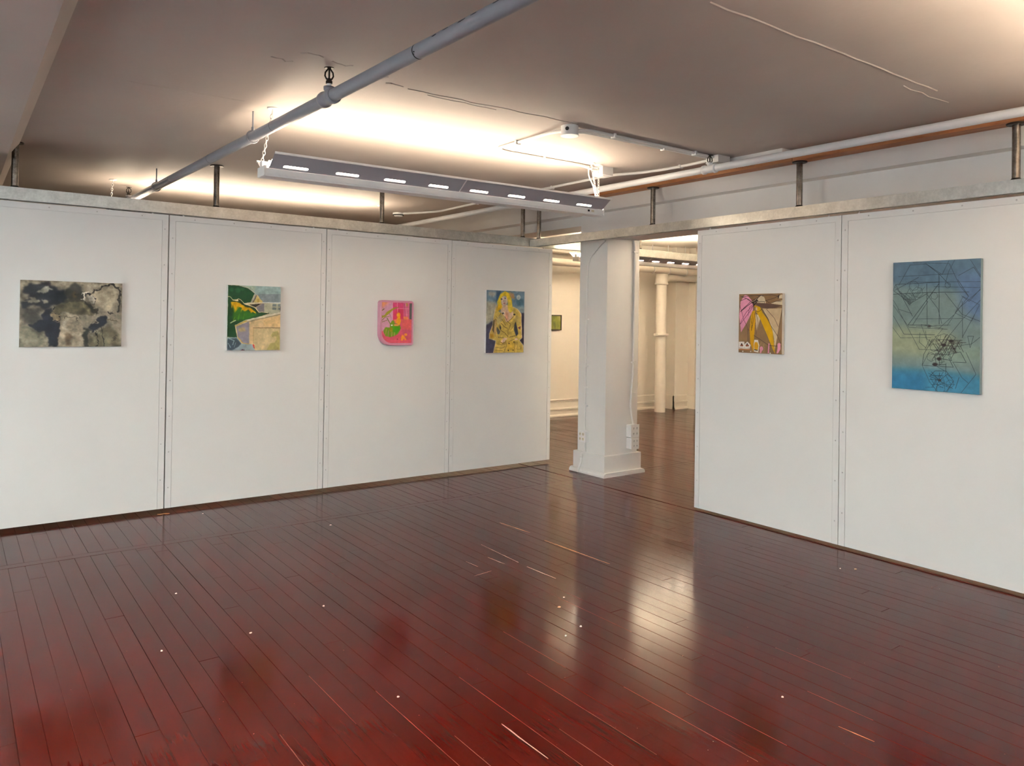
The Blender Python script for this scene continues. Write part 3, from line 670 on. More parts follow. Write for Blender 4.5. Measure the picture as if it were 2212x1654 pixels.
ART['garage']=('d9c49a',0.06,[
('p','9fb8b5',5.7,[195,-2,1000,-6,1001,125,478,138]),
('p','b4c3ad',23.8,[232,5,516,4,478,99,383,39]),
('p','8b989a',3.8,[545,128,1001,111,1001,248,651,255]),
('p','1f3f25',2.9,[0,0,213,5,364,40,497,114,421,256,308,278,195,214,102,224,0,172]),
('e','2f5a3a',17.1,[65,71,37,31]),
('e','2f5a3a',17.1,[176,76,56,38]),
('e','2a5033',17.1,[270,58,37,23]),
('l','d8d3bd',11.4,1.9,[213,5,373,36,502,114]),
('p','a8a79a',1.9,[416,260,511,125,549,136,469,263]),
('p','6b5b48',1.9,[454,263,521,145,543,144,478,262]),
('p','dcc37c',1.9,[478,264,545,152,660,249]),
('e','b99a4a',5.7,[564,226,21,31]),
('p','8a8288',2.9,[526,332,641,271,687,270,688,404,584,409]),
('p','2a2627',1.9,[402,291,636,269,516,332]),
('l','e0d6bd',15.2,1.9,[317,281,651,255]),
('p','b8b79c',2.9,[684,266,1001,264,1002,411,777,434,685,404]),
('l','d5dad6',19,1.9,[655,254,1001,257]),
('p','76807f',1.9,[843,275,921,273,921,310,843,312]),
('p','76807f',1.9,[946,273,999,272,1000,309,946,310]),
('p','76807f',1.9,[843,329,921,328,921,364,843,366]),
('p','76807f',1.9,[947,327,1000,326,1000,363,947,364]),
('p','22201f',1.9,[987,308,1002,307,1002,383,987,375]),
('p','16341a',2.9,[0,180,37,187,102,232,223,244,195,206,232,213,308,289,421,310,516,348,574,409,767,410,782,426,593,476,355,537,139,625,182,806,0,791]),
('p','2f5c1c',28.6,[102,347,242,345,421,404,555,449,346,522,102,540]),
('p','8a8a1a',11.4,[83,270,158,269,233,314,176,377,130,424,102,347]),
('p','dca71f',4.8,[55,256,158,253,251,282,327,328,421,341,517,402,536,433,469,403,436,423,383,365,317,398,270,375,233,422,261,344,176,323,148,393,93,301,74,363]),
('l','4b7a22',13.3,5.7,[214,438,195,539]),
('l','4b7a22',13.3,5.7,[308,437,289,522]),
('l','6d8a22',11.4,5.7,[139,485,102,548]),
('l','e9dcb0',10.5,1.9,[9,176,46,183,93,228,186,241,172,215,195,203,232,221,308,285,421,314,512,340,555,378,584,409,651,404,757,414]),
('l','11240f',15.2,1.9,[195,222,261,290,421,330,517,371,565,417]),
('l','e6dfb6',15.2,2.9,[56,579,102,555,149,539]),
('p','948f98',2.9,[163,632,403,552,408,900,290,884,196,799]),
('p','b5a27c',19,[195,663,308,639,346,701,224,717]),
('p','e2c594',1.9,[407,544,1002,430,1005,1000,518,998,470,908,413,900]),
('p','e9c58c',23.8,[671,518,1002,458,1003,633,671,620]),
('p','dbc695',1.9,[491,661,1003,657,1005,1000,518,998,491,912]),
('l','6f5b35',12.4,1.9,[479,653,1003,649]),
('l','b09a62',8.6,1.9,[481,653,494,904]),
('l','8d8468',13.3,2.9,[365,562,1002,433]),
('l','e9e2ca',24.7,1.9,[346,537,1002,411]),
('l','c9a23f',17.1,1.9,[144,621,351,543]),
('l','efe8cc',7.6,1.9,[144,613,346,531]),
('p','b3a768',9.5,[740,999,808,896,896,880,935,833,817,777,856,722,954,697,979,761,1004,832,1005,1000]),
('p','d8c491',7.6,[876,777,935,785,925,840,886,825]),
('p','9fb0b3',2.9,[0,795,177,803,261,892,470,908,518,998,0,1000]),
('p','39464f',9.5,[9,818,167,814,261,896,196,950,84,996,9,981]),
('l','9fb0b3',13.3,3.8,[37,818,130,849,102,911]),
('l','9fb0b3',11.4,3.8,[19,888,65,950]),
('l','9fb0b3',9.5,3.8,[158,880,130,950]),
('l','c9a44c',13.3,2.9,[205,803,290,888,403,905]),
('p','b5382e',1.9,[470,908,504,908,520,978,494,967]),
('p','4a1a1c',1.9,[233,1001,290,980,347,1001])
])
ART['pink_room']=('df6078',0.03,[
('p','dfa3bd',13.6,[-6,0,363,1,372,623,32,712,-2,625]),
('p','f0a070',79.5,[-6,0,228,-1,6,166]),
('p','d9487a',4.5,[363,5,716,4,726,408,369,421]),
('p','d23a5e',9.1,[536,148,720,145,726,408,392,420,412,237]),
('p','d4688a',4.5,[716,4,924,3,924,406,726,408]),
('l','e99ab0',15.9,4.5,[786,13,840,336]),
('l','b5486e',15.9,4.5,[751,23,782,355]),
('l','eaa3a8',9.1,3.4,[890,11,863,309]),
('p','b59a4a',5.7,[797,13,855,12,857,90,822,91]),
('p','5d615a',4.5,[925,10,1004,10,1001,414,924,406]),
('p','e0625f',9.1,[668,418,989,414,992,710,698,710]),
('p','f08a5a',9.1,[724,346,875,345,901,415,726,417]),
('p','c9566f',45.4,[696,657,990,674,994,800,699,782]),
('p','d9596a',22.7,[10,827,994,782,1000,1000,0,1000]),
('l','f0b8c8',17,3.4,[358,5,364,421]),
('l','f4a8a8',17,3.4,[511,10,529,244]),
('l','f0a0b0',11.4,3.4,[536,148,905,146]),
('l','7c6a20',25,4.5,[1,209,84,165]),
('p','9a9526',6.8,[2,329,97,320,163,241,275,187,410,125,592,108,456,150,343,203,254,274,120,354,2,390]),
('l','8a7c22',18.2,4.5,[8,451,120,363,255,344]),
('l','7d7428',15.9,4.5,[8,485,188,440]),
('l','6b7a2a',25,4.5,[187,388,291,527]),
('l','a86a7a',11.4,4.5,[254,274,323,386]),
('p','6f8d1e',9.1,[280,535,347,447,415,438,439,517,589,533,649,630,604,702,536,782,421,827,284,854,146,827,55,704,144,607,281,623]),
('p','3f8410',22.7,[326,588,579,586,615,666,490,773,373,711]),
('p','9a8a16',22.7,[258,624,372,614,374,720,282,712]),
('l','d8a070',11.4,4.5,[167,659,146,783]),
('l','c8808a',13.6,4.5,[236,694,226,854]),
('l','d9a08a',11.4,4.5,[351,729,341,836]),
('l','dfb0a0',11.4,4.5,[443,738,433,827]),
('l','d9848a',11.4,4.5,[88,668,66,756]),
('e','f3efe6',4.5,[343,561,32,20]),
('e','f0a01e',5.7,[562,313,60,69]),
('e','f7b84a',6.8,[530,305,32,39]),
('p','f2a52a',6.8,[517,375,609,348,648,462,596,560,532,534,450,481,495,419]),
('p','f28a5a',5.7,[404,429,518,410,496,472,439,473]),
('p','f2955a',5.7,[411,539,578,533,556,582,417,570]),
('e','f29a3a',4.5,[811,791,49,34]),
('p','f29a30',5.7,[648,863,699,791,770,827,832,918,797,936,748,881,714,935,656,935]),
('e','8a3a4a',9.1,[538,903,21,17])
])
ART['blonde']=('8b9a9c',0.07,[
('p','6f8ba0',50.6,[0,0,1000,0,1003,258,635,232,0,195]),
('p','b5b09a',63.3,[0,180,280,199,168,481,0,558]),
('p','b9b3a6',44.3,[68,21,280,40,168,102,31,74]),
('p','c29a72',31.6,[570,19,710,40,737,123,634,117]),
('p','4f7286',25.3,[763,146,969,112,970,220,815,245]),
('e','c3cccb',7.6,[839,99,55,42]),
('e','aebabd',10.1,[852,106,26,20]),
('p','413f52',20.2,[0,558,168,489,188,787,270,810,195,1001,0,1000]),
('p','3d3848',17.7,[868,352,1005,351,1012,882,873,803,897,632]),
('p','34506a',31.6,[255,25,380,15,305,123,243,222]),
('p','e8d0a8',6.3,[249,226,187,397,162,557,79,688,75,772,251,806,188,999,993,1000,992,882,886,803,958,760,935,554,927,367,829,291,687,251,662,324,458,403,293,328]),
('p','d3b65c',6.3,[262,233,200,405,181,557,94,695,94,764,270,799,207,995,987,996,972,882,860,799,938,756,916,554,907,371,816,299,687,262,714,385,561,502,484,418,382,357,293,328]),
('p','e4c2a6',10.1,[388,228,559,225,681,324,688,416,586,501,510,502,458,403,369,342]),
('p','d49a80',22.8,[496,341,572,355,573,478,509,463]),
('p','e4c535',12.7,[274,184,355,54,481,6,583,34,654,132,694,323,624,355,559,294,558,187,507,81,406,98,381,190,407,273,344,304,275,336,293,252]),
('p','d9a81c',17.7,[293,229,394,228,382,296,281,336]),
('e','e9d3c2',10.1,[464,162,84,76]),
('e','4f4350',5.1,[387,137,25,12]),
('e','5f6478',5.1,[484,121,26,11]),
('e','b0605a',5.1,[459,206,28,9]),
('l','caa593',10.1,5.1,[444,151,438,181,463,185]),
('p','e0c648',17.7,[558,96,634,117,687,324,611,355,566,294]),
('e','2a2226',5.1,[439,364,33,13]),
('e','2a2226',5.1,[733,381,28,14]),
('l','f1ece0',10.1,3.8,[382,350,470,345,458,380]),
('l','7d6a34',12.7,5.1,[382,357,307,450,256,420]),
('l','7d6a34',12.7,5.1,[281,450,357,403,307,557]),
('p','c5b377',7.6,[281,435,382,388,484,418,408,480,307,557,269,496]),
('p','cbb468',7.6,[695,416,804,392,895,430,883,554,792,500]),
('l','6f5c2c',11.4,3.8,[484,418,561,502,638,540,587,633]),
('l','6f5c2c',11.4,3.8,[561,502,714,416]),
('l','7a652f',15.2,5.1,[383,526,472,579,536,602]),
('l','7a652f',15.2,5.1,[383,641,485,679,562,733]),
('l','7a652f',12.7,5.1,[408,464,510,556]),
('l','7a652f',11.4,5.1,[561,602,575,749]),
('l','8a7438',11.4,5.1,[792,516,639,632]),
('l','6f5c2c',15.2,5.1,[614,749,768,725]),
('p','2f3440',7.6,[773,492,812,577,846,694,794,733,729,632,741,539]),
('p','23242c',5.1,[355,541,389,602,383,645,345,603]),
('p','5a5a58',12.7,[275,580,371,656,346,706,295,703,269,633]),
('p','4f4226',7.6,[187,481,256,458,257,557,194,680,156,634]),
('p','c9a870',7.6,[212,473,250,465,270,703,207,703]),
('p','6a3a40',10.1,[832,593,910,569,897,624]),
('p','c79a2c',12.7,[94,695,181,695,207,756,119,756]),
('l','2f2820',12.7,3.8,[320,749,346,756]),
('l','2f2820',12.7,3.8,[377,753,397,760]),
('l','2f2820',12.7,3.8,[428,749,448,760]),
('p','e9c8b4',7.6,[384,818,460,756,563,764,486,826,435,841]),
('p','e9c8b4',7.6,[743,780,795,756,847,788,769,799]),
('l','6b5526',12.7,3.8,[371,826,435,849,512,826]),
('p','dcb84c',6.3,[563,818,756,811,745,975,539,982]),
('l','7a6228',10.1,3.8,[512,803,538,888,474,989]),
('l','7a6228',10.1,3.8,[756,811,752,983]),
('l','7a6228',10.1,3.8,[576,826,743,780]),
('e','4a3a1e',3.8,[602,850,18,12]),
('e','4a3a1e',3.8,[731,826,15,11]),
('e','4a3a1e',3.8,[583,962,16,13]),
('e','4a3a1e',3.8,[716,959,16,11]),
('l','8a7438',11.4,5.1,[283,856,410,872,512,849]),
('l','8a7438',11.4,5.1,[258,910,410,927,500,904]),
('l','8a7438',11.4,5.1,[245,957,436,965]),
('l','8a7438',10.1,5.1,[835,881,810,944,927,945,887,889])
])
ART['petals']=('7d6142',0.02,[
('p','e79ab4',2.1,[133,15,197,22,281,91,346,151,333,279,176,506,54,655,8,369,37,126]),
('p','cdbb9c',2.1,[385,137,458,70,540,15,602,72,633,161,396,148]),
('p','cdbb9c',2.1,[745,166,826,141,1001,113,1001,190]),
('p','cdbb9c',2.1,[926,47,975,18,1000,26,1000,84,926,83]),
('p','cbb08a',2.1,[551,250,994,245,928,547,899,717,844,933,828,748,787,600,695,414]),
('p','d6c2a0',2.1,[551,258,623,295,726,444,888,702,844,933,828,748,787,600,695,414]),
('p','51392f',2.1,[354,151,664,162,998,201,866,237,664,252,500,228]),
('p','c99a12',2.1,[354,189,500,220,551,310,716,466,797,637,829,859,854,996,809,934,665,683,500,415,417,309]),
('p','c99414',2.1,[313,294,386,279,396,460,366,716,368,867,350,985,282,823,261,611,281,415]),
('p','d2bc9a',2.1,[396,332,459,355,505,422,423,640,407,490]),
('p','d9b58e',2.1,[380,227,432,227,438,280,386,279]),
('l','23120e',10.3,2.1,[37,46,270,30,551,27]),
('l','23120e',14.4,2.1,[447,33,551,27,561,42]),
('l','23120e',9.3,2.1,[48,46,176,74,354,174]),
('l','23120e',9.3,2.1,[27,118,176,74,281,113]),
('l','23120e',12.4,2.1,[37,301,197,203,333,136,499,33]),
('l','23120e',10.3,2.1,[53,282,270,136,416,70]),
('l','5a1a3a',9.3,2.1,[344,189,176,309,80,430,27,522]),
('l','5a1a3a',9.3,2.1,[333,211,250,309,123,430,38,514]),
('l','5a1a3a',9.3,2.1,[16,186,80,339,112,430,250,626]),
('l','5a1a3a',8.2,2.1,[344,166,250,226,218,369]),
('l','23120e',9.3,2.1,[218,596,224,809]),
('p','23120e',3.1,[281,136,416,85,458,115,375,189,344,234,333,174]),
('l','cdbb9c',7.2,2.1,[291,136,375,114,416,77]),
('l','cdbb9c',6.2,2.1,[354,159,417,130,510,138]),
('l','23120e',9.3,2.1,[396,137,602,131,592,169]),
('l','23120e',8.2,2.1,[561,27,765,22,906,46,825,75,623,117]),
('l','23120e',8.2,2.1,[623,109,694,147,745,162]),
('p','23120e',3.1,[905,32,935,17,926,69,896,90]),
('l','23120e',9.3,2.1,[765,155,866,127,976,128]),
('l','23120e',8.2,2.1,[386,219,396,279,448,306,500,287,551,250]),
('l','23120e',8.2,2.1,[375,339,448,343]),
('l','23120e',8.2,2.1,[334,309,303,626,386,309]),
('l','23120e',8.2,2.1,[292,415,323,565]),
('l','23120e',8.2,2.1,[417,347,459,490,418,640,413,678]),
('l','3c2518',9.3,2.1,[562,265,746,526,898,695,979,819]),
('l','3c2518',8.2,2.1,[644,258,827,407,918,547]),
('l','3c2518',7.2,2.1,[1001,238,938,547,898,702]),
('l','23120e',10.3,2.1,[371,705,542,781,697,854,819,867,989,862]),
('p','efe9df',2.1,[5,816,139,814,139,921,5,923]),
('p','efe9df',2.1,[144,856,213,809,292,868,271,918,144,921]),
('p','8a4a2a',3.1,[48,865,112,864,112,894,38,896]),
('p','8a4a2a',3.1,[171,863,250,862,250,892,171,893]),
('e','23120e',3.1,[75,857,17,15]),
('e','23120e',3.1,[208,855,17,15]),
('p','b06a30',2.1,[5,942,271,937,272,952,5,958]),
('p','efe9df',2.1,[5,929,277,923,277,934,5,939]),
('p','efe9df',2.1,[376,776,460,775,491,865,470,986,366,973,361,860]),
('p','c08c16',2.1,[387,814,449,813,475,873,460,941,376,935,371,867]),
('p','23120e',2.1,[371,935,460,941,455,960,371,950]),
('e','e79ab4',2.1,[543,920,41,38]),
('p','e79ab4',2.1,[512,925,574,923,533,996,507,993]),
('p','e79ab4',2.1,[705,816,727,831,717,992,687,992]),
('p','e79ab4',2.1,[909,828,939,809,969,827,970,916,920,983,885,988,904,917]),
('l','a08a58',7.2,2.1,[604,833,584,886,625,900,594,976]),
('l','a08a58',6.2,2.1,[542,811,512,857]),
('e','f5f2ea',2.1,[104,979,14,10]),
('e','f5f2ea',2.1,[293,975,13,9]),
('e','f5f2ea',2.1,[744,989,15,10])
])
ART['geometry']=('748683',0.03,[
('p','586f80',93.6,[-64,-39,999,-24,1009,262,595,215,-56,176]),
('p','5d7390',114.5,[743,99,1004,105,1016,479,803,377]),
('p','929a80',114.5,[-45,502,605,524,811,632,613,749,-38,731]),
('p','809284',104.1,[506,660,1007,649,1011,751,510,780]),
('p','3f7690',72.8,[-34,835,512,837,1015,860,1020,1023,-26,1079]),
('p','316a8c',72.8,[-32,887,387,885,413,1027,-27,1035]),
('l','2b3437',5.2,1.6,[74,178,207,24,400,23,550,105,666,191]),
('l','2b3437',4.2,1.6,[239,7,660,27,777,197,868,274]),
('l','2b3437',5.2,1.6,[755,151,873,277]),
('l','2b3437',4.2,1.6,[659,-1,581,109,400,23]),
('l','2b3437',5.2,1.6,[764,120,925,62,1000,139]),
('l','2b3437',4.2,1.6,[720,1,652,90,614,187]),
('l','2b3437',4.2,1.6,[889,7,999,126]),
('l','2b3437',4.2,1.6,[66,112,487,107,723,105]),
('l','2b3437',6.2,1.6,[34,174,552,166]),
('l','2b3437',6.2,1.6,[3,252,429,242,877,246]),
('l','2b3437',4.2,1.6,[156,158,1001,170]),
('l','2b3437',4.2,1.6,[491,199,1007,215]),
('l','2b3437',5.2,1.6,[406,176,416,494]),
('l','2b3437',6.2,1.6,[545,105,554,486]),
('l','2b3437',6.2,1.6,[190,496,542,180]),
('l','2b3437',5.2,1.6,[244,496,421,312]),
('l','2b3437',6.2,1.6,[190,496,416,494]),
('l','2b3437',5.2,1.6,[34,177,242,427]),
('l','2b3437',5.2,1.6,[19,221,308,124]),
('l','2b3437',5.2,1.6,[34,174,2,221,217,325,419,248]),
('l','2b3437',3.6,1.6,[23,192,206,340,385,198]),
('l','2b3437',3.6,1.6,[58,211,206,331,348,211]),
('l','2b3437',3.6,1.6,[92,230,206,322,311,225]),
('l','2b3437',3.6,1.6,[126,248,205,314,274,239]),
('l','2b3437',3.6,1.6,[160,267,205,305,236,253]),
('l','2b3437',3.6,1.6,[193,285,205,296,198,267]),
('l','2b3437',3.6,1.6,[59,244,206,333]),
('l','2b3437',3.6,1.6,[104,244,218,311]),
('l','2b3437',3.6,1.6,[148,245,231,289]),
('l','2b3437',3.6,1.6,[192,245,243,268]),
('l','2b3437',4.2,1.6,[4,298,75,372,230,405]),
('l','2b3437',4.2,1.6,[6,339,201,514,646,524]),
('l','2b3437',5.2,1.6,[9,424,142,569,503,568]),
('l','2b3437',4.2,1.6,[1,516,99,599,462,590]),
('l','2b3437',4.2,1.6,[63,369,327,685,549,684]),
('l','2b3437',4.2,1.6,[1003,227,762,370,645,496]),
('l','2b3437',4.2,1.6,[1005,302,805,453,609,623]),
('l','2b3437',4.2,1.6,[617,250,804,411,1011,465]),
('l','2b3437',4.2,1.6,[873,277,724,411,543,525]),
('l','2b3437',4.2,1.6,[408,255,538,369,583,482]),
('l','2b3437',4.2,1.6,[275,448,805,442]),
('l','2b3437',4.2,1.6,[288,506,676,492]),
('l','2b3437',4.2,1.6,[805,315,815,584]),
('l','2b3437',4.2,1.6,[941,411,810,584]),
('l','2b3437',4.2,1.6,[799,273,880,315,1003,221]),
('l','2b3437',5.2,1.6,[473,604,810,605]),
('l','2b3437',5.2,1.6,[473,607,381,720,363,807,717,809,664,741]),
('l','2b3437',4.2,1.6,[444,697,363,807,452,932,539,999]),
('l','2b3437',5.2,1.6,[706,771,856,769,793,692,653,716,466,718]),
('l','2b3437',4.2,1.6,[853,694,961,852,804,996]),
('l','2b3437',4.2,1.6,[716,774,810,882,880,920]),
('l','2b3437',4.2,1.6,[869,573,932,572,896,658,869,573]),
('l','2b3437',4.2,1.6,[792,643,910,630,1000,578]),
('l','2b3437',4.2,1.6,[333,556,325,628,401,669]),
('l','2b3437',4.2,1.6,[397,541,409,598,484,632]),
('l','2b3437',6.2,1.6,[479,796,563,796,635,791]),
('l','2b3437',6.2,1.6,[561,729,563,800]),
('l','2b3437',5.2,1.6,[635,783,632,861]),
('l','2b3437',5.2,1.6,[512,844,637,840,720,913,642,994]),
('l','2b3437',5.2,1.6,[451,889,512,844]),
('l','2b3437',5.2,1.6,[451,889,567,913,658,860]),
('l','2b3437',5.2,1.6,[452,911,556,913,518,1000]),
('l','2b3437',5.2,1.6,[780,883,742,968]),
('l','2b3437',5.2,1.6,[556,913,712,969]),
('l','2b3437',5.2,1.6,[565,856,556,913,471,853]),
('l','2b3437',3.6,1.6,[616,197,615,184,626,174,645,170,663,175,675,185,675,198,664,208,646,212,627,208,616,197]),
('l','2b3437',3.6,1.6,[197,196,214,158,273,151,314,181,297,218,238,226,197,196]),
('l','2b3437',3.6,1.6,[534,278,505,297,464,290,452,263,481,243,522,250,534,278]),
('l','2b3437',3.6,1.6,[448,519,417,511,428,490,459,498,448,519]),
('l','2b3437',3.6,1.6,[254,268,238,226,285,197,347,211,362,253,316,282,254,268]),
('l','2b3437',3.6,1.6,[129,296,202,209,280,297,129,296]),
('l','2b3437',3.6,1.6,[608,665,575,622,646,623,608,665]),
('l','2b3437',3.6,1.6,[718,687,697,684,681,674,677,659,687,645,706,638,727,640,743,651,746,666,737,679,718,687]),
('l','2b3437',3.6,1.6,[558,615,505,582,574,567,558,615]),
('l','2b3437',3.6,1.6,[640,600,679,559,739,586,700,627,640,600]),
('l','2b3437',3.6,1.6,[798,654,751,645,765,612,812,621,798,654]),
('l','2b3437',3.6,1.6,[456,678,455,660,469,646,493,639,518,643,535,656,537,674,523,689,499,696,474,691,456,678]),
('l','2b3437',3.6,1.6,[513,756,468,775,421,758,421,723,466,704,512,720,513,756]),
('l','2b3437',3.6,1.6,[530,788,508,730,592,714,615,771,530,788]),
('l','2b3437',3.6,1.6,[595,748,665,692,700,760,595,748]),
('l','2b3437',3.6,1.6,[624,927,544,953,509,899,589,873,624,927]),
('l','2b3437',3.6,1.6,[685,967,644,955,638,925,677,905,718,917,723,947,685,967]),
('l','2b3437',3.6,1.6,[585,1011,537,998,532,963,574,941,621,954,626,989,585,1011]),
('l','2b3437',3.6,1.6,[519,641,521,602,556,571,611,559,664,572,697,604,695,643,661,674,607,686,553,673,519,641]),
('l','2b3437',3.6,1.6,[691,759,497,745,615,637,691,759]),
('l','2b3437',3.6,1.6,[553,800,516,787,515,759,551,744,587,757,588,785,553,800]),
('l','2b3437',3.6,1.6,[730,401,814,278,990,340,909,461,730,401]),
('l','2b3437',3.6,1.6,[439,653,345,491,597,519,439,653]),
('l','332c2c',4.7,1.6,[658,698,757,692]),
('l','332c2c',4.7,1.6,[597,667,634,706]),
('l','332c2c',4.7,1.6,[543,596,591,649]),
('l','332c2c',4.7,1.6,[719,623,851,622]),
('l','332c2c',4.7,1.6,[640,606,563,696]),
('l','332c2c',4.7,1.6,[667,630,799,631]),
('l','332c2c',4.7,1.6,[674,614,747,698]),
('l','332c2c',4.7,1.6,[516,714,593,709]),
('l','332c2c',4.7,1.6,[647,562,588,622]),
('l','332c2c',4.7,1.6,[658,612,759,604]),
('l','332c2c',4.7,1.6,[526,613,582,682]),
('l','332c2c',4.7,1.6,[575,670,527,732]),
('l','332c2c',4.7,1.6,[462,617,566,611]),
('l','332c2c',4.7,1.6,[558,694,596,731]),
('l','332c2c',4.7,1.6,[691,643,744,703]),
('l','332c2c',4.7,1.6,[642,679,602,728]),
('l','332c2c',4.7,1.6,[521,681,656,671]),
('l','332c2c',4.7,1.6,[671,616,603,702]),
('l','332c2c',4.7,1.6,[678,656,763,652]),
('l','332c2c',4.7,1.6,[524,704,475,766]),
('l','332c2c',4.7,1.6,[761,612,825,692]),
('l','332c2c',4.7,1.6,[791,602,723,679]),
('l','332c2c',4.7,1.6,[720,632,656,725]),
('l','332c2c',4.7,1.6,[450,602,395,680]),
('l','332c2c',4.7,1.6,[727,618,685,673]),
('l','332c2c',4.7,1.6,[534,637,592,638]),
('l','332c2c',4.7,1.6,[541,658,606,725]),
('l','332c2c',4.7,1.6,[678,623,637,673]),
('l','332c2c',4.7,1.6,[612,603,545,679]),
('l','332c2c',4.7,1.6,[759,640,790,674]),
('l','332c2c',4.7,1.6,[663,581,596,676]),
('l','332c2c',4.7,1.6,[692,660,722,702]),
('l','332c2c',4.7,1.6,[503,691,569,690]),
('l','332c2c',4.7,1.6,[719,617,657,683]),
('l','332c2c',4.7,1.6,[647,599,593,665]),
('l','332c2c',4.7,1.6,[679,600,626,676]),
('l','332c2c',4.7,1.6,[741,683,690,744]),
('l','332c2c',4.7,1.6,[531,689,594,684]),
('l','332c2c',4.7,1.6,[480,614,442,659]),
('l','332c2c',4.7,1.6,[485,633,540,690]),
('l','332c2c',4.7,1.6,[597,707,547,769]),
('l','332c2c',4.7,1.6,[659,639,695,690]),
('l','332c2c',4.7,1.6,[631,569,598,616]),
('l','332c2c',4.7,1.6,[560,648,683,648]),
('l','332c2c',4.7,1.6,[517,663,587,750]),
('l','332c2c',4.7,1.6,[693,617,761,612]),
('l','1f3a48',4.2,1.6,[526,967,608,963]),
('l','1f3a48',4.2,1.6,[522,909,626,943]),
('l','1f3a48',4.2,1.6,[534,899,578,948]),
('l','1f3a48',4.2,1.6,[611,990,663,1006]),
('l','1f3a48',4.2,1.6,[468,951,576,946]),
('l','1f3a48',4.2,1.6,[654,943,734,939]),
('l','1f3a48',4.2,1.6,[564,873,625,940]),
('l','1f3a48',4.2,1.6,[528,1013,482,1071]),
('l','1f3a48',4.2,1.6,[435,864,532,895]),
('l','1f3a48',4.2,1.6,[516,941,605,970]),
('l','1f3a48',4.2,1.6,[645,867,711,889]),
('l','1f3a48',4.2,1.6,[526,907,476,972]),
('l','1f3a48',4.2,1.6,[548,896,492,967]),
('l','1f3a48',4.2,1.6,[463,901,507,949]),
('l','1f3a48',4.2,1.6,[589,939,651,959]),
('l','1f3a48',4.2,1.6,[692,944,650,998]),
('l','1f3a48',4.2,1.6,[538,812,615,838]),
('l','1f3a48',4.2,1.6,[458,881,581,876]),
('l','1f3a48',4.2,1.6,[628,867,689,935]),
('l','1f3a48',4.2,1.6,[519,881,608,877]),
('l','1f3a48',4.2,1.6,[405,975,510,970]),
('l','1f3a48',4.2,1.6,[606,848,562,903]),
('e','2e2628',6.2,[609,644,27,12]),
('e','2e2628',6.2,[556,751,25,12]),
('e','2e2628',6.2,[511,795,29,13]),
('e','2e2628',6.2,[690,614,22,11]),
('e','2e2628',6.2,[567,913,18,9]),
('e','2e2628',6.2,[722,669,16,8]),
('e','2e2628',6.2,[438,503,15,7])
])
# ------------------------------------------------------------------ pictures
def noise2(ny, nx, cells, r):
    out = np.zeros((ny, nx)); amp = 1.0
    for c in (cells, cells * 2, cells * 4, cells * 8):
        gy = max(2, int(c * ny / nx) + 2); g = r.normal(size=(gy, c + 2)); yy = np.linspace(0, gy - 1.001, ny); xx = np.linspace(0, c + .999, nx)
        y0 = yy.astype(int); x0 = xx.astype(int); fy = (yy - y0)[:, None]; fx = (xx - x0)[None]; fy = fy * fy * (3 - 2 * fy); fx = fx * fx * (3 - 2 * fx)
        out += amp * (g[y0][:, x0] * (1 - fy) * (1 - fx) + g[y0 + 1][:, x0] * fy * (1 - fx) + g[y0][:, x0 + 1] * (1 - fy) * fx + g[y0 + 1][:, x0 + 1] * fy * fx); amp *= .6
    return out
def blur(m, r):
    r = int(round(r))
    if r < 1: return m
    for _ in range(2):
        for ax in (0, 1):
            p = np.pad(m, [(r + 1, r) if a == ax else (0, 0) for a in (0, 1)], mode='edge'); c = np.cumsum(p, axis=ax)
            m = (np.take(c, range(2 * r + 1, c.shape[ax]), axis=ax) - np.take(c, range(0, c.shape[ax] - 2 * r - 1), axis=ax)) / (2 * r + 1)
    return m
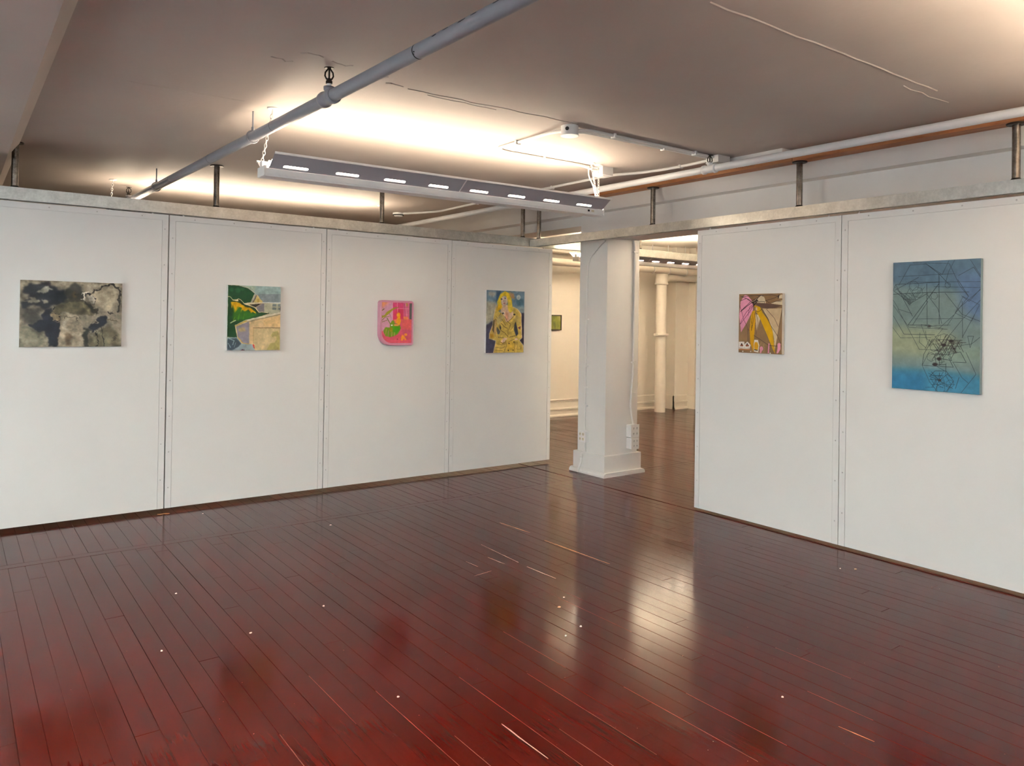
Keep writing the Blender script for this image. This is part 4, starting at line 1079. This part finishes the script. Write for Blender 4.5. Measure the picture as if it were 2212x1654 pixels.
def raster(key, nx, ny, aspect, gain):
    bg, namp, ops = ART[key]; r = np.random.default_rng(len(key))
    img = np.empty((ny, nx, 3)); img[:] = [int(bg[i:i + 2], 16) / 255 for i in (0, 2, 4)]
    X = np.linspace(0, 1000, nx)[None] * np.ones((ny, 1)); Yv = np.linspace(0, 1000, ny)[:, None] * np.ones((1, nx)); Ym = Yv * aspect; px = 1000 / (nx - 1)
    wv = {'ink_figure': 11, 'blonde': 1.6, 'garage': 1.8}.get(key, 0)
    if wv: X = X + wv * noise2(ny, nx, 16, r); Yv = Yv + wv * noise2(ny, nx, 16, r) / aspect; Ym = Yv * aspect
    for op in ops:
        c = np.array([int(op[1][i:i + 2], 16) / 255 for i in (0, 2, 4)])
        if op[0] == 'e':
            a = op[3]; d = np.sqrt(((X - a[0]) / max(a[2], 1)) ** 2 + ((Yv - a[1]) / max(a[3], 1)) ** 2); m = np.clip((1 - d) * a[2] / px + .5, 0, 1); m = blur(m, op[2] / px * .5)
        elif op[0] == 'p':
            p = np.array(op[3], float).reshape(-1, 2); ins = np.zeros((ny, nx), bool); x0, y0 = p[-1]
            for x1, y1 in p:
                if y1 != y0:
                    k = ((y1 > Yv) != (y0 > Yv)) & (X < (x0 - x1) * (Yv - y1) / (y0 - y1) + x1); ins ^= k
                x0, y0 = x1, y1
            m = blur(ins.astype(float), op[2] / px * .5)
        else:
            p = np.array(op[4], float).reshape(-1, 2); p = p * [1, aspect]; d = np.full((ny, nx), 1e9)
            for a, b in zip(p[:-1], p[1:]):
                ab = b - a; t = np.clip(((X - a[0]) * ab[0] + (Ym - a[1]) * ab[1]) / max(ab @ ab, 1e-6), 0, 1); d = np.minimum(d, np.hypot(X - a[0] - t * ab[0], Ym - a[1] - t * ab[1]))
            hw = op[2] / 2; s_ = max(op[3], px * .7); m = np.clip((hw + s_ / 2 - d) / s_, 0, 1) * min(1, (op[2] + .4 * px) / px)
        img += m[..., None] * (c - img)
    img = np.clip(img * (1 + namp * noise2(ny, nx, 14, r))[..., None], 0.005, 1)
    l = np.where(img <= .04045, img / 12.92, ((img + .055) / 1.055) ** 2.4)
    return np.clip(l * gain, .002, .92)
def grid_mesh(name, key, P0, du, dv, w, h, nx, gain, inside=None):
    # P0: top-left corner, du/dv: unit vectors right and down the canvas
    ny = int(nx * h / w); img = raster(key, nx, ny, h / w, gain)
    U = np.linspace(0, w, nx); Vv = np.linspace(0, h, ny); P0, du, dv = (np.array(q, float) for q in (P0, du, dv))
    co = (P0[None, None] + U[None, :, None] * du + Vv[:, None, None] * dv).reshape(-1, 3)
    i = np.arange(nx * ny).reshape(ny, nx); q = np.stack([i[:-1, :-1], i[1:, :-1], i[1:, 1:], i[:-1, 1:]], -1).reshape(-1, 4)
    if inside is not None:
        uc = (U[:-1] + U[1:]) / 2; vc = (Vv[:-1] + Vv[1:]) / 2; k = inside(uc[None] * np.ones((ny - 1, 1)), vc[:, None] * np.ones((1, nx - 1))).reshape(-1); q = q[k]
    me = bpy.data.meshes.new(name); me.vertices.add(len(co)); me.vertices.foreach_set('co', co.ravel()); me.loops.add(q.size); me.loops.foreach_set('vertex_index', q.ravel().astype(np.int32))
    me.polygons.add(len(q)); me.polygons.foreach_set('loop_start', np.arange(0, q.size, 4, dtype=np.int32)); me.update(calc_edges=True)
    at = me.color_attributes.new('paint', 'FLOAT_COLOR', 'POINT'); at.data.foreach_set('color', np.concatenate([img.reshape(-1, 3), np.ones((nx * ny, 1))], 1).ravel().astype(np.float32))
    me.materials.append(MAT['painted_canvas']); me.validate(); return me
def picture(key, label, axis, a, b, z0, z1, face, wall, edge, nx, gain=.86):
    w, h = abs(b - a), z1 - z0
    t = thing('painting', ((a + b) / 2, (face + wall) / 2, z0) if axis == 'X' else ((face + wall) / 2, (a + b) / 2, z0), label, 'painting', 'paintings on the partition walls')
    m = MB()
    if axis == 'X': m.box(a, b, face + .0008, wall - .002, z0, z1, .0025)
    else: m.box(face + .0008, wall - .002, a, b, z0, z1, .0025)
    m.build('stretched_canvas', edge, t)
    if axis == 'X': me = grid_mesh('painted_front', key, (a + .001, face, z1 - .001), (1, 0, 0), (0, 0, -1), w - .002, h - .002, nx, gain)
    else: me = grid_mesh('painted_front', key, (face, max(a, b) - .001, z1 - .001), (0, -1, 0), (0, 0, -1), w - .002, h - .002, nx, gain)
    me.transform(Matrix.Translation(-Vector(t.location))); o = bpy.data.objects.new('painted_front', me); COL.objects.link(o); o.parent = t
    return t
picture('ink_figure', 'wide grey and black ink painting of a dim figure', 'X', .411, 1.099, 1.378, 1.883, 6.703, LY, 'canvas_edge', 260)
picture('garage', 'painting of a pale garage with green and yellow bushes', 'X', 1.92, 2.386, 1.335, 1.906, 6.695, LY, 'canvas_edge', 220)
picture('blonde', 'narrow painting of a long-haired blonde figure in a yellow coat', 'X', 4.646, 5.166, 1.276, 1.962, 6.695, LY, 'canvas_edge', 210)
picture('petals', 'brown painting with pink and mustard petals and black lines', 'Y', 3.467, 3.873, 1.399, 1.882, 5.235, RX, 'cream_edge', 220)
picture('geometry', 'tall blue-green canvas covered in fine geometric line drawing', 'Y', 2.048, 2.604, 1.208, 2.076, 5.236, RX, 'blue_edge', 300)
# the picture in a mauve frame whose lower left corner is widely rounded
def rounded(x0, x1, z0, z1, rs):
    out = []
    for (cx, cz, r, a0) in ((x1 - rs[1], z1 - rs[1], rs[1], 0), (x0 + rs[0], z1 - rs[0], rs[0], 90), (x0 + rs[3], z0 + rs[3], rs[3], 180), (x1 - rs[2], z0 + rs[2], rs[2], 270)):
        for k in range(9): a = math.radians(a0 + 90 * k / 8); out.append((cx + r * math.cos(a), cz + r * math.sin(a)))
    return out
pk = thing('framed_picture', (3.56, 6.70, 1.368), 'pink picture in a mauve frame with one widely rounded lower corner', 'painting', 'paintings on the partition walls')
fx0, fx1, fz0, fz1, ff = 3.368, 3.742, 1.368, 1.815, 6.672
o2 = rounded(fx0, fx1, fz0, fz1, (.028, .03, .03, .125)); o1 = rounded(fx0 + .005, fx1 - .005, fz0 + .005, fz1 - .005, (.025, .027, .027, .122)); i1 = rounded(fx0 + .018, fx1 - .020, fz0 + .024, fz1 - .020, (.002, .002, .006, .112))
n = len(o2); vs_ = [(x, LY - .002, z) for x, z in o2] + [(x, ff + .006, z) for x, z in o2] + [(x, ff, z) for x, z in o1] + [(x, ff, z) for x, z in i1] + [(x, ff + .012, z) for x, z in i1]
fs = [(j * n + k, j * n + (k + 1) % n, (j + 1) * n + (k + 1) % n, (j + 1) * n + k) for j in range(4) for k in range(n)] + [tuple(range(n))]
MB().add(vs_, fs).build('frame', 'mauve_frame', pk)
ww, hh = (fx1 - .020) - (fx0 + .018), (fz1 - .020) - (fz0 + .024)
me = grid_mesh('picture', 'pink_room', (fx0 + .018, ff + .009, fz1 - .020), (1, 0, 0), (0, 0, -1), ww, hh, 180, .86, inside=lambda u, v: ~((u < .112) & (v > hh - .112) & ((u - .112) ** 2 + (v - hh + .112) ** 2 > .112 ** 2)))
me.transform(Matrix.Translation(-Vector(pk.location))); o = bpy.data.objects.new('picture', me); COL.objects.link(o); o.parent = pk
gp = thing('framed_picture', (8.24, 9.85, 1.48), 'small green picture in a black frame on the far wall beyond the left partition', 'painting')
m = MB(); x0, x1, z0, z1 = 8.08, 8.40, 1.48, 1.742
for q in ((x0, x1, z0, z0 + .016), (x0, x1, z1 - .016, z1), (x0, x0 + .016, z0 + .016, z1 - .016), (x1 - .016, x1, z0 + .016, z1 - .016)): m.box(q[0], q[1], 9.83, 9.868, q[2], q[3])
m.build('frame', 'black_frame', gp)
k = N('green_picture'); fn = k.noise(9, 5, k.pos((1, 1, .6))); k.set(k.ramp(fn, [(.3, (.07, .085, .015)), (.5, (.19, .20, .025)), (.7, (.30, .29, .12))]), .6); MAT['green_picture'] = k.m
MB().box(x0 + .016, x1 - .016, 9.842, 9.868, z0 + .016, z1 - .016).build('picture', 'green_picture', gp)

# ------------------------------------------------------------------ crumbs of paint and plaster on the floor
for i, (x, y, s, mt) in enumerate([(2.427, 5.602, .014, 'chip'), (1.268, 3.917, .012, 'chip'), (1.088, 4.717, .010, 'chip'), (1.697, 6.506, .012, 'chip'), (2.938, 3.382, .010, 'chip'), (2.817, 3.282, .017, 'chip_tan'), (2.736, 3.006, .012, 'chip'), (2.591, 2.963, .010, 'chip'),
                                   (4.823, 2.73, .009, 'chip'), (4.901, 2.666, .016, 'chip_tan'), (2.956, 1.933, .009, 'chip'), (1.578, 2.896, .009, 'chip'), (.85, 3.95, .009, 'chip'), (1.72, 4.05, .009, 'chip'), (.75, 2.75, .010, 'chip'), (1.43, 2.33, .009, 'chip')]):
    m = MB(); k = 7; zt = .0012; s *= .75
    ring_ = [(x + s * random.uniform(.6, 1.1) * math.cos(j * 2 * math.pi / k), y + s * .8 * random.uniform(.6, 1.1) * math.sin(j * 2 * math.pi / k)) for j in range(k)]
    vs_ = [(a, b, -.0006) for a, b in ring_] + [(x + (a - x) * .8, y + (b - y) * .8, zt + random.uniform(.001, .004)) for a, b in ring_]
    m.add(vs_, [tuple(range(k))[::-1], tuple(range(k, 2 * k))] + [(j, (j + 1) % k, k + (j + 1) % k, k + j) for j in range(k)])
    o = m.build('paint_chip', mt, None, (x, y, 0)); tag(o, ('tan flake on the floorboards in front of the right partition' if x > 4 else 'tan flake on the floorboards in the middle of the room') if mt == 'chip_tan' else 'tiny pale paint chip lying on the red floorboards', 'paint chip', 'crumbs on the floor')

# ------------------------------------------------------------------ worn slivers where the paint has gone from the board edges
def sliver(x0, y0, x1, y1, w, mat):
    d = Vector((x1 - x0, y1 - y0)); L = d.length; d.normalize(); nx, ny = -d.y, d.x; n = max(4, int(L / .05)); a, b = [], []
    for i in range(n + 1):
        t = i / n; e = math.sin(math.pi * min(max(t, .06), .94)) ** .5; q = (x0 + (x1 - x0) * t, y0 + (y1 - y0) * t); u, v = w * e * random.uniform(.15, 1), w * e * random.uniform(.15, 1)
        a.append((q[0] + nx * u, q[1] + ny * u)); b.append((q[0] - nx * v, q[1] - ny * v))
    m = MB(); zt, zb = .0007, -.0008
    for i in range(n):
        vs_ = [(*a[i], zt), (*b[i], zt), (*b[i + 1], zt), (*a[i + 1], zt), (*a[i], zb), (*b[i], zb), (*b[i + 1], zb), (*a[i + 1], zb)]
        m.add(vs_, [(0, 1, 2, 3), (0, 4, 5, 1), (2, 6, 7, 3), (1, 5, 6, 2), (3, 7, 4, 0)])
    return m.build('worn_edge', mat, floor)
for q in [(1.817, 2.464, 1.817, 2.168, .0045, 'pale_scuff'), (3.576, 4.343, 3.596, 3.673, .008, 'bare_scuff'), (3.584, 4.927, 3.61, 4.561, .007, 'bare_scuff'), (3.123, 4.519, 3.105, 4.047, .0035, 'pale_scuff'),
          (3.099, 3.946, 3.109, 3.661, .0035, 'pale_scuff'), (2.996, 4.251, 3.008, 4.07, .0025, 'pale_scuff'), (2.821, 4.26, 2.829, 4.128, .0025, 'pale_scuff'), (2.709, 3.99, 2.855, 4.009, .0025, 'pale_scuff'),
          (2.931, 1.658, 2.941, 1.515, .003, 'bare_scuff'), (1.385, 6.68, 1.475, 6.66, .03, 'bare_scuff'), *[(-.05 + BW * k, y, -.05 + BW * k, y - l, .0016, 'seam_red') for k, y, l in ((17, 3.0, .7), (18, 2.5, .5), (21, 2.9, .9), (22, 2.3, .4), (24, 2.75, .8), (26, 3.19, .5), (27, 2.4, .7), (15, 3.3, .5), (29, 2.2, .5), (12, 2.9, .5), (32, 3.4, .6), (37, 2.25, .4), (34, 1.9, .3))]]:
    sliver(*q)
